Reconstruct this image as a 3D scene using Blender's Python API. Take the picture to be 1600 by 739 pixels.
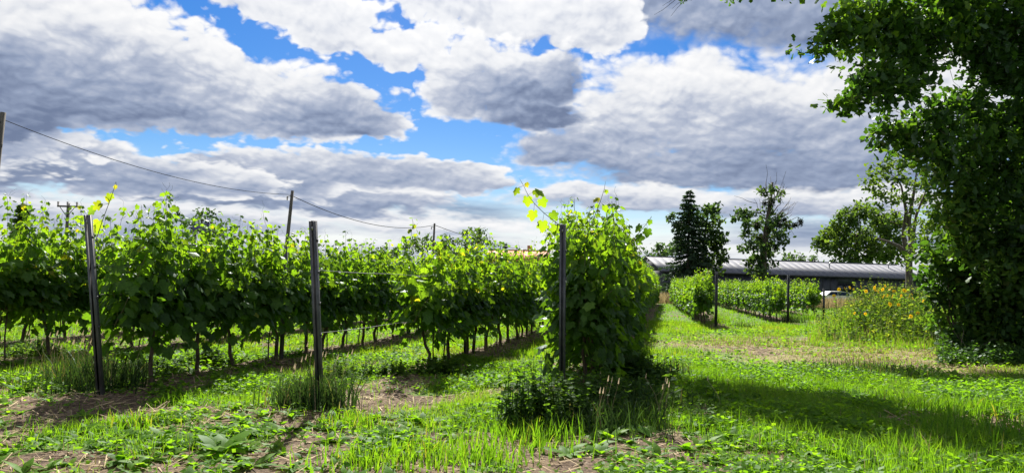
import bpy, math, random
import numpy as np
from mathutils import Matrix, Vector, Euler

for _o in list(bpy.data.objects):
    bpy.data.objects.remove(_o, do_unlink=True)
SC = bpy.context.scene
COL = SC.collection
R = math.radians

# ------------------------------------------------------------------ camera
FPX, CX, CY = 1186.0, 800.0, 369.5          # focal length and centre, in photo pixels
CAM_H, PITCH, ROLL = 1.5, 3.43, 1.6
cam_d = bpy.data.cameras.new("camera")
cam_d.sensor_width = 36.0
cam_d.lens = 36.0 * FPX / 1600.0
cam_d.clip_start, cam_d.clip_end = 0.1, 6000.0
cam = bpy.data.objects.new("camera", cam_d)
COL.objects.link(cam)
CM = Matrix.Rotation(R(90 + PITCH), 4, 'X') @ Matrix.Rotation(R(ROLL), 4, 'Z')
cam.matrix_world = Matrix.Translation((0, 0, CAM_H)) @ CM
SC.camera = cam

def ray(px, py):
    return CM.to_3x3() @ Vector(((px - CX) / FPX, -(py - CY) / FPX, -1.0))
def P(px, py, d):                            # world point seen at a pixel, d metres ahead
    v = ray(px, py); k = d / v.y
    return Vector((v.x * k, d, CAM_H + v.z * k))
def G(px, py):                               # ground point seen at a pixel
    v = ray(px, py); k = -CAM_H / v.z
    return Vector((v.x * k, v.y * k, 0.0))

# ------------------------------------------------------------------ light
SUN_AZ, SUN_EL = -6.0, 44.0                  # degrees, azimuth from +Y towards +X
SUN_DIR = Vector((math.sin(R(SUN_AZ)) * math.cos(R(SUN_EL)), math.cos(R(SUN_AZ)) * math.cos(R(SUN_EL)), math.sin(R(SUN_EL))))
sl = bpy.data.lights.new("sun", 'SUN')
sl.energy, sl.angle, sl.color = 5.0, R(0.55), (1.0, 0.95, 0.85)
so = bpy.data.objects.new("sun", sl)
so.rotation_euler = (-SUN_DIR).to_track_quat('-Z', 'Y').to_euler()
so.location = (0, 0, 60)
COL.objects.link(so)

SC.view_settings.view_transform = 'Standard'
SC.view_settings.look = 'None'
SC.view_settings.gamma = 1.0
SC.view_settings.exposure = 1.4
SC.view_settings.use_curve_mapping = False
SC.cycles.max_bounces = 6
SC.cycles.diffuse_bounces = 3
SC.cycles.glossy_bounces = 2
SC.cycles.transmission_bounces = 4
SC.cycles.transparent_max_bounces = 6
SC.cycles.caustics_reflective = False
SC.cycles.caustics_refractive = False
SC.cycles.use_adaptive_sampling = True
SC.cycles.adaptive_threshold = 0.015
SC.cycles.sample_clamp_indirect = 4.0
SC.cycles.use_denoising = True

# ------------------------------------------------------------------ sky: Nishita + procedural cumulus by direction
world = bpy.data.worlds.new("World")
SC.world = world
world.use_nodes = True
world.cycles.sampling_method = 'MANUAL'
world.cycles.sample_map_resolution = 512
WT = world.node_tree
WT.nodes.clear()

class N:                                     # tiny node builder
    def __init__(s, tree): s.t = tree
    def new(s, typ, **kw):
        n = s.t.nodes.new(typ)
        for k, v in kw.items(): setattr(n, k, v)
        return n
    def put(s, sock, v):
        if isinstance(v, bpy.types.NodeSocket): s.t.links.new(v, sock)
        else: sock.default_value = v
    def math(s, op, a, b=None, c=None, clamp=False):
        n = s.new('ShaderNodeMath', operation=op, use_clamp=clamp)
        s.put(n.inputs[0], a)
        if b is not None: s.put(n.inputs[1], b)
        if c is not None: s.put(n.inputs[2], c)
        return n.outputs[0]
    def vmath(s, op, a, b=None):
        n = s.new('ShaderNodeVectorMath', operation=op)
        s.put(n.inputs[0], a)
        if b is not None: s.put(n.inputs[1], b)
        return n.outputs['Value'] if op in ('DOT_PRODUCT', 'LENGTH') else n.outputs['Vector']
    def xyz(s, x, y, z=0.0):
        n = s.new('ShaderNodeCombineXYZ')
        for i, v in enumerate((x, y, z)): s.put(n.inputs[i], v)
        return n.outputs[0]
    def noise(s, vec, scale, detail=2.0, rough=0.5, out='Fac', lac=2.0, dim='3D'):
        n = s.new('ShaderNodeTexNoise', noise_dimensions=dim)
        s.put(n.inputs['Vector'], vec)
        n.inputs['Scale'].default_value = scale
        n.inputs['Detail'].default_value = detail
        n.inputs['Roughness'].default_value = rough
        n.inputs['Lacunarity'].default_value = lac
        return n.outputs[out]
    def step(s, v, a, b, lo=0.0, hi=1.0):
        n = s.new('ShaderNodeMapRange', interpolation_type='SMOOTHSTEP')
        s.put(n.inputs[0], v)
        for i, q in enumerate((a, b, lo, hi)): n.inputs[i + 1].default_value = q
        return n.outputs[0]
    def mix(s, f, a, b, blend='MIX'):
        n = s.new('ShaderNodeMix', data_type='RGBA', blend_type=blend)
        s.put(n.inputs[0], f); s.put(n.inputs[6], a); s.put(n.inputs[7], b)
        return n.outputs[2]
    def blob(s, vec, cx, cy, rx, ry, rot=0.0):
        m = s.new('ShaderNodeMapping', vector_type='TEXTURE')
        s.put(m.inputs['Vector'], vec)
        m.inputs['Location'].default_value = (cx, cy, 0)
        m.inputs['Rotation'].default_value = (0, 0, rot)
        m.inputs['Scale'].default_value = (rx, ry, 1)
        g = s.new('ShaderNodeTexGradient', gradient_type='SPHERICAL')
        s.put(g.inputs[0], m.outputs[0])
        return g.outputs['Fac']
    def total(s, vals):
        t = vals[0]
        for v in vals[1:]: t = s.math('ADD', t, v)
        return t

w = N(WT)
geo = w.new('ShaderNodeTexCoord')
dirv = w.vmath('NORMALIZE', geo.outputs['Generated'])
sep = w.new('ShaderNodeSeparateXYZ'); w.put(sep.inputs[0], dirv)
az = w.math('ARCTAN2', sep.outputs[0], sep.outputs[1])
el = w.math('ARCSINE', sep.outputs[2])
# stretched elevation so that clouds flatten towards the horizon
elc = w.math('MAXIMUM', el, -0.02)
vv = w.math('MULTIPLY', w.math('LOGARITHM', w.math('ADD', elc, 0.12), math.e), 0.62)
cp = w.xyz(az, vv)
p0 = w.xyz(az, el)
warp1 = w.vmath('SUBTRACT', w.noise(cp, 8.0, 4.0, 0.6, 'Color', dim='2D'), (0.5, 0.5, 0.5))
pw = w.vmath('ADD', p0, w.vmath('MULTIPLY', warp1, (0.060, 0.045, 0.0)))
cw = w.vmath('ADD', cp, w.vmath('MULTIPLY', warp1, (0.035, 0.035, 0.0)))
def puff(vec):                                # cauliflower heads: cellular billows over a fractal
    a = w.noise(vec, 13.0, 6.0, 0.55, dim='2D')
    v = w.new('ShaderNodeTexVoronoi', feature='F1', voronoi_dimensions='2D')
    w.put(v.inputs['Vector'], vec)
    v.inputs['Scale'].default_value = 26.0
    v.inputs['Detail'].default_value = 2.0
    v.normalize = True
    v.inputs['Roughness'].default_value = 0.6
    return w.math('ADD', a, w.math('MULTIPLY', w.math('SUBTRACT', 0.33, v.outputs['Distance']), 0.85))
f0 = puff(cw)
f1 = puff(w.vmath('ADD', cw, (-0.003, 0.011, 0.0)))       # a little nearer the sun
relief = w.math('SUBTRACT', f0, f1)
broad = w.noise(w.vmath('ADD', cw, (5.2, 1.3, 0)), 5.5, 5.0, 0.5, dim='2D')
soft = w.step(el, 0.02, 0.17, 0.45, 1.0)                  # distant decks show less detail
fine = w.math('MULTIPLY', w.math('SUBTRACT', w.math('MULTIPLY', w.math('SUBTRACT', f0, 0.52), 0.16), w.math('MULTIPLY', relief, 0.50)), soft)

def ae(px, py):
    v = ray(px, py).normalized()
    return math.atan2(v.x, v.y), math.asin(v.z)
def cloud_ramp(shade):
    ramp = w.new('ShaderNodeValToRGB'); w.put(ramp.inputs[0], shade)
    cr = ramp.color_ramp
    cr.elements[0].position, cr.elements[0].color = 0.0, (0.97, 0.97, 0.975, 1)
    cr.elements[1].position, cr.elements[1].color = 1.0, (0.175, 0.225, 0.355, 1)
    for pos, c in ((0.25, (0.80, 0.82, 0.865)), (0.5, (0.50, 0.55, 0.67)), (0.75, (0.31, 0.375, 0.525))):
        e = cr.elements.new(pos); e.color = (*c, 1)
    return ramp.outputs[0]

# forward scattering round the sun, as a gain on the clouds
sd = w.vmath('DOT_PRODUCT', dirv, tuple(SUN_DIR))
glow = w.math('MULTIPLY', w.math('POWER', w.math('MAXIMUM', sd, 0.0), 16.0), 0.38)
CLOUD_GAIN = 3.75
sky = w.new('ShaderNodeTexSky', sky_type='NISHITA')
sky.sun_disc = False
sky.sun_elevation = R(SUN_EL)
sky.sun_rotation = R(SUN_AZ)
sky.air_density, sky.dust_density, sky.ozone_density = 1.0, 0.3, 2.5
hs = w.new('ShaderNodeHueSaturation')
hs.inputs['Hue'].default_value = 0.512
hs.inputs['Saturation'].default_value = 1.6
hs.inputs['Value'].default_value = 0.40
w.put(hs.inputs['Color'], sky.outputs[0])

# every cloud: union of ellipses of sky (photo pixels -> azimuth / elevation), then its own base line, height, darkness
layers = [
  dict(e=[(1130, 175, 330, 105), (1330, 190, 330, 150), (970, 215, 200, 75), (1200, 262, 460, 62), (890, 235, 120, 42), (1060, 130, 190, 60), (1480, 120, 260, 160)], base=(1200, 306, -1), h=215, dark=0.84, amp=.55, soft=.34),
  dict(e=[(1010, 312, 330, 26), (1300, 318, 330, 28), (900, 300, 130, 16)], base=(1000, 345, 0), h=56, dark=.85, amp=.4, soft=.4),
  dict(e=[(1190, -30, 400, 125), (980, -15, 200, 82), (1380, 10, 260, 100)], base=(1150, 92, 2), h=230, dark=0.92, amp=.45, soft=.40),
  dict(e=[(800, 0, 215, 76), (690, -14, 150, 66), (905, 34, 120, 60), (640, -30, 120, 50)], base=(800, 95, 0), h=170, dark=.42, amp=.6, soft=.14),
  dict(e=[(440, -6, 165, 56), (530, 42, 120, 54), (612, 78, 82, 36), (668, 72, 52, 30)], base=(500, 128, 10), h=150, dark=.40, amp=.65, soft=.13),
  dict(e=[(640, 345, 360, 24), (300, 338, 360, 28), (100, 335, 300, 24)], base=(400, 372, 0), h=50, dark=.62, amp=.4, soft=.5),
  dict(e=[(470, 305, 330, 34), (330, 300, 250, 34), (610, 300, 170, 24)], base=(450, 338, 0), h=72, dark=.95, amp=.45, soft=.30),
  dict(e=[(570, 266, 280, 38), (720, 275, 130, 30), (400, 275, 180, 40)], base=(560, 306, 1), h=90, dark=.72, amp=.55, soft=.16),
  dict(e=[(40, 246, 270, 54), (-80, 230, 240, 70), (270, 276, 190, 36)], base=(60, 296, 2), h=96, dark=.88, amp=.55, soft=.2),
  dict(e=[(80, 90, 320, 132), (300, 134, 270, 88), (470, 165, 190, 66), (-80, 90, 260, 170), (565, 186, 100, 42), (90, 20, 150, 60)], base=(250, 222, 3), h=190, dark=0.95, amp=.62, soft=.16),
  dict(e=[(800, 128, 132, 84), (862, 122, 76, 72), (716, 132, 76, 66), (690, 112, 44, 46), (742, 90, 52, 46), (835, 180, 110, 36)], base=(850, 215, -18), h=200, dark=0.98, amp=.7, soft=.24),
]
outw = w.math('MAXIMUM', w.step(w.math('ABSOLUTE', az), 0.66, 0.90), w.step(el, 0.40, 0.58))
macro = w.noise(cp, 2.6, 3.0, 0.5, dim='2D')
macro2 = w.noise(w.vmath('ADD', cp, (3.1, 7.7, 0)), 3.4, 2.0, 0.5, dim='2D')
# the same kind of cloud field beyond the frame
E0 = w.math('ADD', w.math('SUBTRACT', w.math('MULTIPLY', macro, 2.6), 1.02), w.math('MULTIPLY', w.math('SUBTRACT', f0, 0.52), 0.6))
m0 = w.math('MULTIPLY', w.step(E0, 0.0, 0.16), outw)
s0 = w.math('ADD', w.math('MULTIPLY', w.step(macro2, 0.36, 0.66, 0.05, 0.85), w.step(E0, 0.0, 0.4)), fine)
# the far deck that closes up at the horizon
streak = w.noise(w.xyz(w.math('MULTIPLY', az, 2.2), w.math('MULTIPLY', el, 17.0)), 1.6, 5.0, 0.55, dim='2D')
md = w.math('MULTIPLY', w.step(w.math('ADD', el, w.math('MULTIPLY', w.math('SUBTRACT', streak, 0.5), -0.10)), 0.05, 0.13, 1.0, 0.0), 0.96)
cd = cloud_ramp(w.math('ADD', w.math('ADD', w.math('MULTIPLY', w.math('SUBTRACT', streak, 0.42), 2.1), 0.20), w.math('MULTIPLY', fine, 0.6)))
GAIN = w.xyz(*[w.math('MULTIPLY', w.math('ADD', glow, 1.0), CLOUD_GAIN)] * 3)
full = w.mix(m0, hs.outputs[0], w.mix(1.0, cloud_ramp(s0), GAIN, 'MULTIPLY'))
full = w.mix(md, full, w.mix(1.0, cd, GAIN, 'MULTIPLY'))
for L in layers:
    es = []
    for (ex, ey, rx, ry) in L['e']:
        a_, e_ = ae(ex, ey)
        es.append(w.blob(pw, a_, e_, rx * 1.02 / FPX, ry * 1.02 / FPX, R(-ROLL)))
    E = es[0]
    for q in es[1:]: E = w.math('MAXIMUM', E, q)
    En = w.math('ADD', E, w.math('MULTIPLY', w.math('MULTIPLY', w.math('SUBTRACT', f0, 0.50), L['amp'] * 1.45), w.step(E, 0.0, 0.05)))
    mk = w.step(En, 0.13, 0.17 + L['soft'])
    a_, e_ = ae(L['base'][0], L['base'][1])
    mp = w.new('ShaderNodeMapping', vector_type='TEXTURE'); w.put(mp.inputs['Vector'], pw)
    mp.inputs['Location'].default_value = (a_, e_, 0); mp.inputs['Rotation'].default_value = (0, 0, R(-ROLL - L['base'][2]))
    mp.inputs['Scale'].default_value = (1, L['h'] / FPX, 1)
    sp = w.new('ShaderNodeSeparateXYZ'); w.put(sp.inputs[0], mp.outputs[0])
    t = w.math('ADD', sp.outputs[1], w.math('MULTIPLY', w.math('SUBTRACT', broad, 0.5), 0.75))
    t = w.math('ADD', t, w.math('MULTIPLY', w.math('SUBTRACT', f0, 0.52), 0.38))
    sh = w.math('MULTIPLY', w.step(t, 0.0, 1.0, L['dark'], 0.05), w.step(w.math('ADD', E, w.math('MULTIPLY', w.math('SUBTRACT', broad, 0.5), 0.35)), 0.10, 0.46, 0.10, 1.0))
    sh = w.math('ADD', sh, fine)
    full = w.mix(mk, full, w.mix(1.0, cloud_ramp(sh), GAIN, 'MULTIPLY'))
bg = w.new('ShaderNodeBackground')
w.put(bg.inputs['Color'], full)
bg.inputs['Strength'].default_value = 0.1
wo = w.new('ShaderNodeOutputWorld')
WT.links.new(bg.outputs[0], wo.inputs[0])

# ------------------------------------------------------------------ helpers
def tag(o, label=None, cat=None, group=None, kind=None):
    if label: o['label'] = label
    if cat: o['category'] = cat
    if group: o['group'] = group
    if kind: o['kind'] = kind
    return o
def empty(name, loc=(0, 0, 0), rz=0.0, s=1.0):
    o = bpy.data.objects.new(name, None)
    o.empty_display_size = 0.2
    o.location = loc; o.rotation_euler = (0, 0, rz); o.scale = (s, s, s)
    COL.objects.link(o)
    return o
def mesh_np(name, V, F, mat, tint=None, smooth=False):
    V = np.asarray(V, np.float32).reshape(-1, 3); F = np.asarray(F, np.int32).reshape(-1, 3)
    me = bpy.data.meshes.new(name)
    me.vertices.add(len(V)); me.vertices.foreach_set('co', V.ravel())
    me.loops.add(F.size); me.loops.foreach_set('vertex_index', F.ravel())
    me.polygons.add(len(F)); me.polygons.foreach_set('loop_start', np.arange(0, F.size, 3, dtype=np.int32))
    if smooth: me.polygons.foreach_set('use_smooth', np.ones(len(F), bool))
    me.update(calc_edges=True)
    if tint is not None:
        a = me.attributes.new('tint', 'FLOAT', 'POINT')
        a.data.foreach_set('value', np.asarray(tint, np.float32))
    me.materials.append(mat)
    return me
def obj(name, me, parent=None, loc=None):
    o = bpy.data.objects.new(name, me)
    COL.objects.link(o)
    if parent is not None: o.parent = parent
    if loc is not None: o.location = loc
    return o
class MB:                                    # collects triangles into one mesh
    def __init__(s): s.V, s.F, s.T, s.n = [], [], [], 0
    def add(s, V, F, t=0.5):
        V = np.asarray(V, float).reshape(-1, 3); F = np.asarray(F, int).reshape(-1, 3)
        s.V.append(V); s.F.append(F + s.n); s.n += len(V)
        s.T.append(np.full(len(V), t) if np.isscalar(t) else np.asarray(t))
        return s
    def mesh(s, name, mat, smooth=False):
        if not s.V: return mesh_np(name, np.zeros((3, 3)), [[0, 1, 2]], mat)
        return mesh_np(name, np.concatenate(s.V), np.concatenate(s.F), mat, np.concatenate(s.T), smooth)
    def build(s, name, mat, parent=None, loc=None, smooth=False):
        return obj(name, s.mesh(name, mat, smooth), parent, loc)
    def box(s, x0, x1, y0, y1, z0, z1, M=None):
        V = np.array([(x, y, z) for z in (z0, z1) for y in (y0, y1) for x in (x0, x1)], float)
        if M is not None: V = V @ np.array(M.to_3x3()).T + np.array(M.translation)
        q = [(0, 2, 3, 1), (4, 5, 7, 6), (0, 1, 5, 4), (2, 6, 7, 3), (0, 4, 6, 2), (1, 3, 7, 5)]
        return s.add(V, [t for a, b, c, d in q for t in ((a, b, c), (a, c, d))])
    def tube(s, pts, rad, sides=6, t=0.5, cap=True):
        pts = np.asarray(pts, float); n = len(pts)
        rad = np.full(n, rad) if np.isscalar(rad) else np.asarray(rad, float)
        d = np.gradient(pts, axis=0); d /= np.linalg.norm(d, axis=1)[:, None] + 1e-9
        up = np.array([0, 0, 1.0]) if abs(d[0, 2]) < 0.9 else np.array([1.0, 0, 0])
        a = np.cross(d, up); a /= np.linalg.norm(a, axis=1)[:, None] + 1e-9
        b = np.cross(d, a)
        th = np.linspace(0, 2 * np.pi, sides, endpoint=False)
        V = pts[:, None] + rad[:, None, None] * (np.cos(th)[None, :, None] * a[:, None] + np.sin(th)[None, :, None] * b[:, None])
        F = []
        for i in range(n - 1):
            for j in range(sides):
                k = (j + 1) % sides
                p, q, r_, u = i * sides + j, i * sides + k, (i + 1) * sides + k, (i + 1) * sides + j
                F += [(p, q, r_), (p, r_, u)]
        if cap:
            for base in (0, (n - 1) * sides):
                F += [(base, base + j, base + j + 1) for j in range(1, sides - 1)]
        return s.add(V.reshape(-1, 3), F, t)
    def scatter(s, TV, TF, pos, X, Y, Z, sc, tint):
        n, m = len(pos), len(TV)
        if n == 0: return s
        sc = np.broadcast_to(np.asarray(sc, float), (n,))
        V = pos[:, None] + sc[:, None, None] * (TV[None, :, 0, None] * X[:, None] + TV[None, :, 1, None] * Y[:, None] + TV[None, :, 2, None] * Z[:, None])
        F = TF[None] + (np.arange(n) * m)[:, None, None]
        return s.add(V.reshape(-1, 3), F.reshape(-1, 3), np.repeat(np.broadcast_to(tint, (n,)), m))

def unit(a): return a / (np.linalg.norm(a, axis=-1, keepdims=True) + 1e-9)
def frame(Y, Zhint):                         # leaf axes: Y along the blade, Z its normal
    Y = unit(Y); X = unit(np.cross(Y, Zhint)); Z = np.cross(X, Y)
    return X, Y, Z
def rdir(rng, n):
    v = rng.normal(size=(n, 3)); return unit(v)
def copy_tree(o, parent=None):
    c = o.copy(); COL.objects.link(c); c.parent = parent
    for ch in list(o.children): copy_tree(ch, c)
    return c
def vnoise(x, y, seed=0.0):
    xi, yi = np.floor(x), np.floor(y); fx, fy = x - xi, y - yi
    fx, fy = fx * fx * (3 - 2 * fx), fy * fy * (3 - 2 * fy)
    def h(a, b):
        q = np.sin(a * 127.1 + b * 311.7 + seed * 74.7) * 43758.5453
        return q - np.floor(q)
    return (h(xi, yi) * (1 - fx) + h(xi + 1, yi) * fx) * (1 - fy) + (h(xi, yi + 1) * (1 - fx) + h(xi + 1, yi + 1) * fx) * fy
def fbm(x, y, sc=1.0, oct=4, seed=0.0):
    t, a, s = 0.0, 0.5, 0.0
    for i in range(oct):
        t = t + a * vnoise(x * sc, y * sc, seed + i * 3.3); s += a; sc *= 2.07; a *= 0.5
    return t / s
def sstep(a, b, v):
    t = np.clip((v - a) / (b - a), 0, 1); return t * t * (3 - 2 * t)

# ------------------------------------------------------------------ materials
def new_mat(name):
    m = bpy.data.materials.new(name); m.use_nodes = True
    m.node_tree.nodes.clear()
    return m, N(m.node_tree)
def out(n, sh):
    o = n.new('ShaderNodeOutputMaterial'); n.t.links.new(sh, o.inputs[0])
def leaf_mat(name, stops, trans=(1.5, 1.6, 0.5), tmix=0.5, gloss=0.05, rough=0.32, vary=0.25):
    m, n = new_mat(name)
    at = n.new('ShaderNodeAttribute', attribute_name='tint')
    oi = n.new('ShaderNodeObjectInfo')
    v = n.math('ADD', at.outputs['Fac'], n.math('MULTIPLY', n.math('SUBTRACT', oi.outputs['Random'], 0.5), vary), clamp=True)
    r_ = n.new('ShaderNodeValToRGB'); n.put(r_.inputs[0], v)
    cr = r_.color_ramp
    while len(cr.elements) < len(stops): cr.elements.new(0.5)
    for e, (p, c) in zip(cr.elements, stops): e.position = p; e.color = (*c, 1)
    tc = n.new('ShaderNodeTexCoord')
    gr = n.noise(tc.outputs['Object'], 35.0, 2.0, 0.6)
    col = n.mix(1.0, r_.outputs[0], n.xyz(*[n.step(gr, 0.25, 0.75, 0.78, 1.22)] * 3), 'MULTIPLY')
    tr = n.mix(1.0, col, (*trans, 1), 'MULTIPLY')
    d = n.new('ShaderNodeBsdfDiffuse'); n.put(d.inputs['Color'], col)
    t = n.new('ShaderNodeBsdfTranslucent'); n.put(t.inputs['Color'], tr)
    mx = n.new('ShaderNodeMixShader'); mx.inputs[0].default_value = tmix
    n.t.links.new(d.outputs[0], mx.inputs[1]); n.t.links.new(t.outputs[0], mx.inputs[2])
    g = n.new('ShaderNodeBsdfGlossy'); g.inputs['Roughness'].default_value = rough
    g.inputs['Color'].default_value = (0.9, 0.95, 1.0, 1)
    fr = n.new('ShaderNodeFresnel'); fr.inputs[0].default_value = 1.42
    m2 = n.new('ShaderNodeMixShader'); n.put(m2.inputs[0], n.math('MINIMUM', n.math('MULTIPLY', fr.outputs[0], gloss * 20), gloss * 2.5))
    n.t.links.new(mx.outputs[0], m2.inputs[1]); n.t.links.new(g.outputs[0], m2.inputs[2])
    out(n, m2.outputs[0])
    return m
def solid(name, c1, c2, scale=6.0, rough=0.7, metal=0.0, stretch=(1, 1, 1), bump=0.0, detail=5.0, spec=0.4):
    m, n = new_mat(name)
    tc = n.new('ShaderNodeTexCoord')
    mp = n.new('ShaderNodeMapping'); n.put(mp.inputs[0], tc.outputs['Object']); mp.inputs['Scale'].default_value = stretch
    f = n.noise(mp.outputs[0], scale, detail, 0.62)
    col = n.mix(n.step(f, 0.3, 0.7), (*c1, 1), (*c2, 1))
    b = n.new('ShaderNodeBsdfPrincipled')
    n.put(b.inputs['Base Color'], col)
    b.inputs['Roughness'].default_value = rough; b.inputs['Metallic'].default_value = metal
    b.inputs['Specular IOR Level'].default_value = spec
    if bump:
        bp = n.new('ShaderNodeBump'); bp.inputs['Strength'].default_value = bump; bp.inputs['Distance'].default_value = 0.02
        n.put(bp.inputs['Height'], f); n.t.links.new(bp.outputs[0], b.inputs['Normal'])
    out(n, b.outputs[0])
    return m

M = {}
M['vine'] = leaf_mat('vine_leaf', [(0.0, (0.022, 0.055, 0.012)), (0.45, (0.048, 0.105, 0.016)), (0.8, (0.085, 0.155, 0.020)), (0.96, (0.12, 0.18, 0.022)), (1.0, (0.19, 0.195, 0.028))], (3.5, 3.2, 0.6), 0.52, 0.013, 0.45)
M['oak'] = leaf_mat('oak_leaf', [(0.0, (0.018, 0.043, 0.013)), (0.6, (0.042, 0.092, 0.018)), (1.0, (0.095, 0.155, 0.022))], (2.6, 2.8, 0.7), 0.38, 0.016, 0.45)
M['hazel'] = leaf_mat('hazel_leaf', [(0.0, (0.022, 0.052, 0.016)), (0.6, (0.046, 0.100, 0.020)), (1.0, (0.100, 0.165, 0.024))], (2.6, 2.8, 0.7), 0.40, 0.008, 0.5)
M['bgleaf'] = leaf_mat('far_leaf', [(0.0, (0.032, 0.062, 0.022)), (0.6, (0.060, 0.105, 0.028)), (1.0, (0.100, 0.150, 0.035))], (2.2, 2.2, 0.7), 0.45, 0.01, 0.5)
M['darkleaf'] = leaf_mat('dark_leaf', [(0.0, (0.024, 0.050, 0.022)), (0.6, (0.044, 0.084, 0.030)), (1.0, (0.075, 0.120, 0.036))], (2.0, 2.0, 0.8), 0.42, 0.01, 0.6)
M['needle'] = leaf_mat('spruce_needle', [(0.0, (0.020, 0.040, 0.024)), (0.6, (0.036, 0.066, 0.034)), (1.0, (0.060, 0.095, 0.042))], (1.6, 1.7, 0.8), 0.35, 0.01, 0.6)
M['grass'] = leaf_mat('grass_blade', [(0.0, (0.030, 0.075, 0.012)), (0.5, (0.062, 0.135, 0.016)), (0.8, (0.095, 0.165, 0.022)), (0.9, (0.10, 0.15, 0.03)), (1.0, (0.14, 0.135, 0.055))], (2.9, 2.9, 0.55), 0.52, 0.008, 0.5)
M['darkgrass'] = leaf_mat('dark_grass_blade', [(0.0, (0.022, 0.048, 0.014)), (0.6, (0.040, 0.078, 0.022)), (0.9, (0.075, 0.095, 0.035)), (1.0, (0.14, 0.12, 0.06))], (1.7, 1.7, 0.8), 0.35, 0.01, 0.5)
M['clover'] = leaf_mat('clover_leaf', [(0.0, (0.038, 0.092, 0.012)), (0.6, (0.080, 0.165, 0.018)), (1.0, (0.125, 0.205, 0.024))], (3.0, 3.0, 0.55), 0.48, 0.005, 0.5)
M['weed'] = leaf_mat('weed_leaf', [(0.0, (0.026, 0.062, 0.016)), (0.6, (0.060, 0.110, 0.024)), (0.85, (0.100, 0.145, 0.034)), (1.0, (0.145, 0.160, 0.050))], (2.7, 2.7, 0.65), 0.5, 0.004, 0.6)
M['drygrass'] = leaf_mat('dry_grass', [(0.0, (0.13, 0.12, 0.045)), (0.5, (0.22, 0.175, 0.085)), (1.0, (0.36, 0.29, 0.16))], (1.0, 1.0, 0.9), 0.45, 0.006, 0.6)
M['petal'] = leaf_mat('sunflower_petal', [(0.0, (0.74, 0.52, 0.015)), (1.0, (0.82, 0.64, 0.03))], (1.1, 1.05, 1.0), 0.45, 0.01)
M['yellowleaf'] = leaf_mat('yellowed_leaf', [(0.0, (0.40, 0.33, 0.03)), (1.0, (0.52, 0.42, 0.05))], (1.3, 1.2, 0.8), 0.5, 0.02)
M['bark'] = solid('bark', (0.035, 0.028, 0.022), (0.11, 0.09, 0.07), 9.0, 0.9, 0, (1, 1, 0.25), 0.6)
M['vinebark'] = solid('vine_bark', (0.040, 0.028, 0.020), (0.12, 0.085, 0.06), 30.0, 0.9, 0, (1, 1, 0.2), 0.6)
M['cane'] = solid('green_cane', (0.07, 0.10, 0.03), (0.14, 0.11, 0.05), 12.0, 0.6)
M['steel'] = solid('weathered_steel', (0.055, 0.058, 0.066), (0.12, 0.12, 0.128), 14.0, 0.5, 0.55, (1, 1, 0.3), 0.1)
M['wire'] = solid('wire', (0.20, 0.20, 0.20), (0.32, 0.32, 0.32), 8.0, 0.4, 0.8)
M['wood_pole'] = solid('pole_wood', (0.055, 0.048, 0.045), (0.12, 0.105, 0.095), 7.0, 0.9, 0, (1, 1, 0.1), 0.3)
M['cable'] = solid('cable', (0.02, 0.02, 0.022), (0.035, 0.035, 0.04), 4.0, 0.9, 0, (1, 1, 1), 0.0, 2.0, 0.02)
M['porcelain'] = solid('porcelain', (0.25, 0.22, 0.2), (0.35, 0.32, 0.3), 9.0, 0.3)
M['roof_metal'] = solid('roof_sheet', (0.115, 0.12, 0.145), (0.155, 0.16, 0.185), 0.5, 0.7, 0.0, (1, 1, 1), 0.0, 5.0, 0.15)
M['navy'] = solid('navy_cladding', (0.020, 0.024, 0.038), (0.034, 0.038, 0.055), 1.5, 0.6)
M['trim'] = solid('dark_trim', (0.012, 0.013, 0.018), (0.022, 0.023, 0.03), 4.0, 0.5)
M['glass'] = solid('window_glass', (0.010, 0.013, 0.018), (0.018, 0.022, 0.028), 3.0, 0.08, 0, (1, 1, 1), 0.0, 2.0, 0.6)
M['white'] = solid('white_paint', (0.72, 0.72, 0.72), (0.80, 0.80, 0.80), 2.0, 0.3)
M['rubber'] = solid('rubber', (0.015, 0.015, 0.016), (0.03, 0.03, 0.03), 9.0, 0.85)
M['tile'] = solid('clay_tile', (0.40, 0.12, 0.06), (0.52, 0.19, 0.10), 5.0, 0.8)
M['plaster'] = solid('plaster', (0.55, 0.50, 0.42), (0.66, 0.61, 0.52), 3.0, 0.9)
M['purple'] = solid('purple_plastic', (0.10, 0.075, 0.26), (0.14, 0.10, 0.33), 3.0, 0.5)
M['orange'] = solid('orange_plastic', (0.62, 0.17, 0.04), (0.70, 0.22, 0.06), 3.0, 0.5)
M['straw'] = solid('straw', (0.26, 0.19, 0.10), (0.42, 0.33, 0.19), 4.0, 0.9)
M['disc'] = solid('flower_disc', (0.06, 0.035, 0.012), (0.13, 0.075, 0.02), 40.0, 0.9, 0, (1, 1, 1), 0.5)
M['stone'] = solid('stone', (0.22, 0.20, 0.18), (0.38, 0.36, 0.33), 14.0, 0.9, 0, (1, 1, 1), 0.4)
M['deadtwig'] = solid('dead_twig', (0.07, 0.055, 0.045), (0.17, 0.14, 0.11), 9.0, 0.9)

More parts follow.
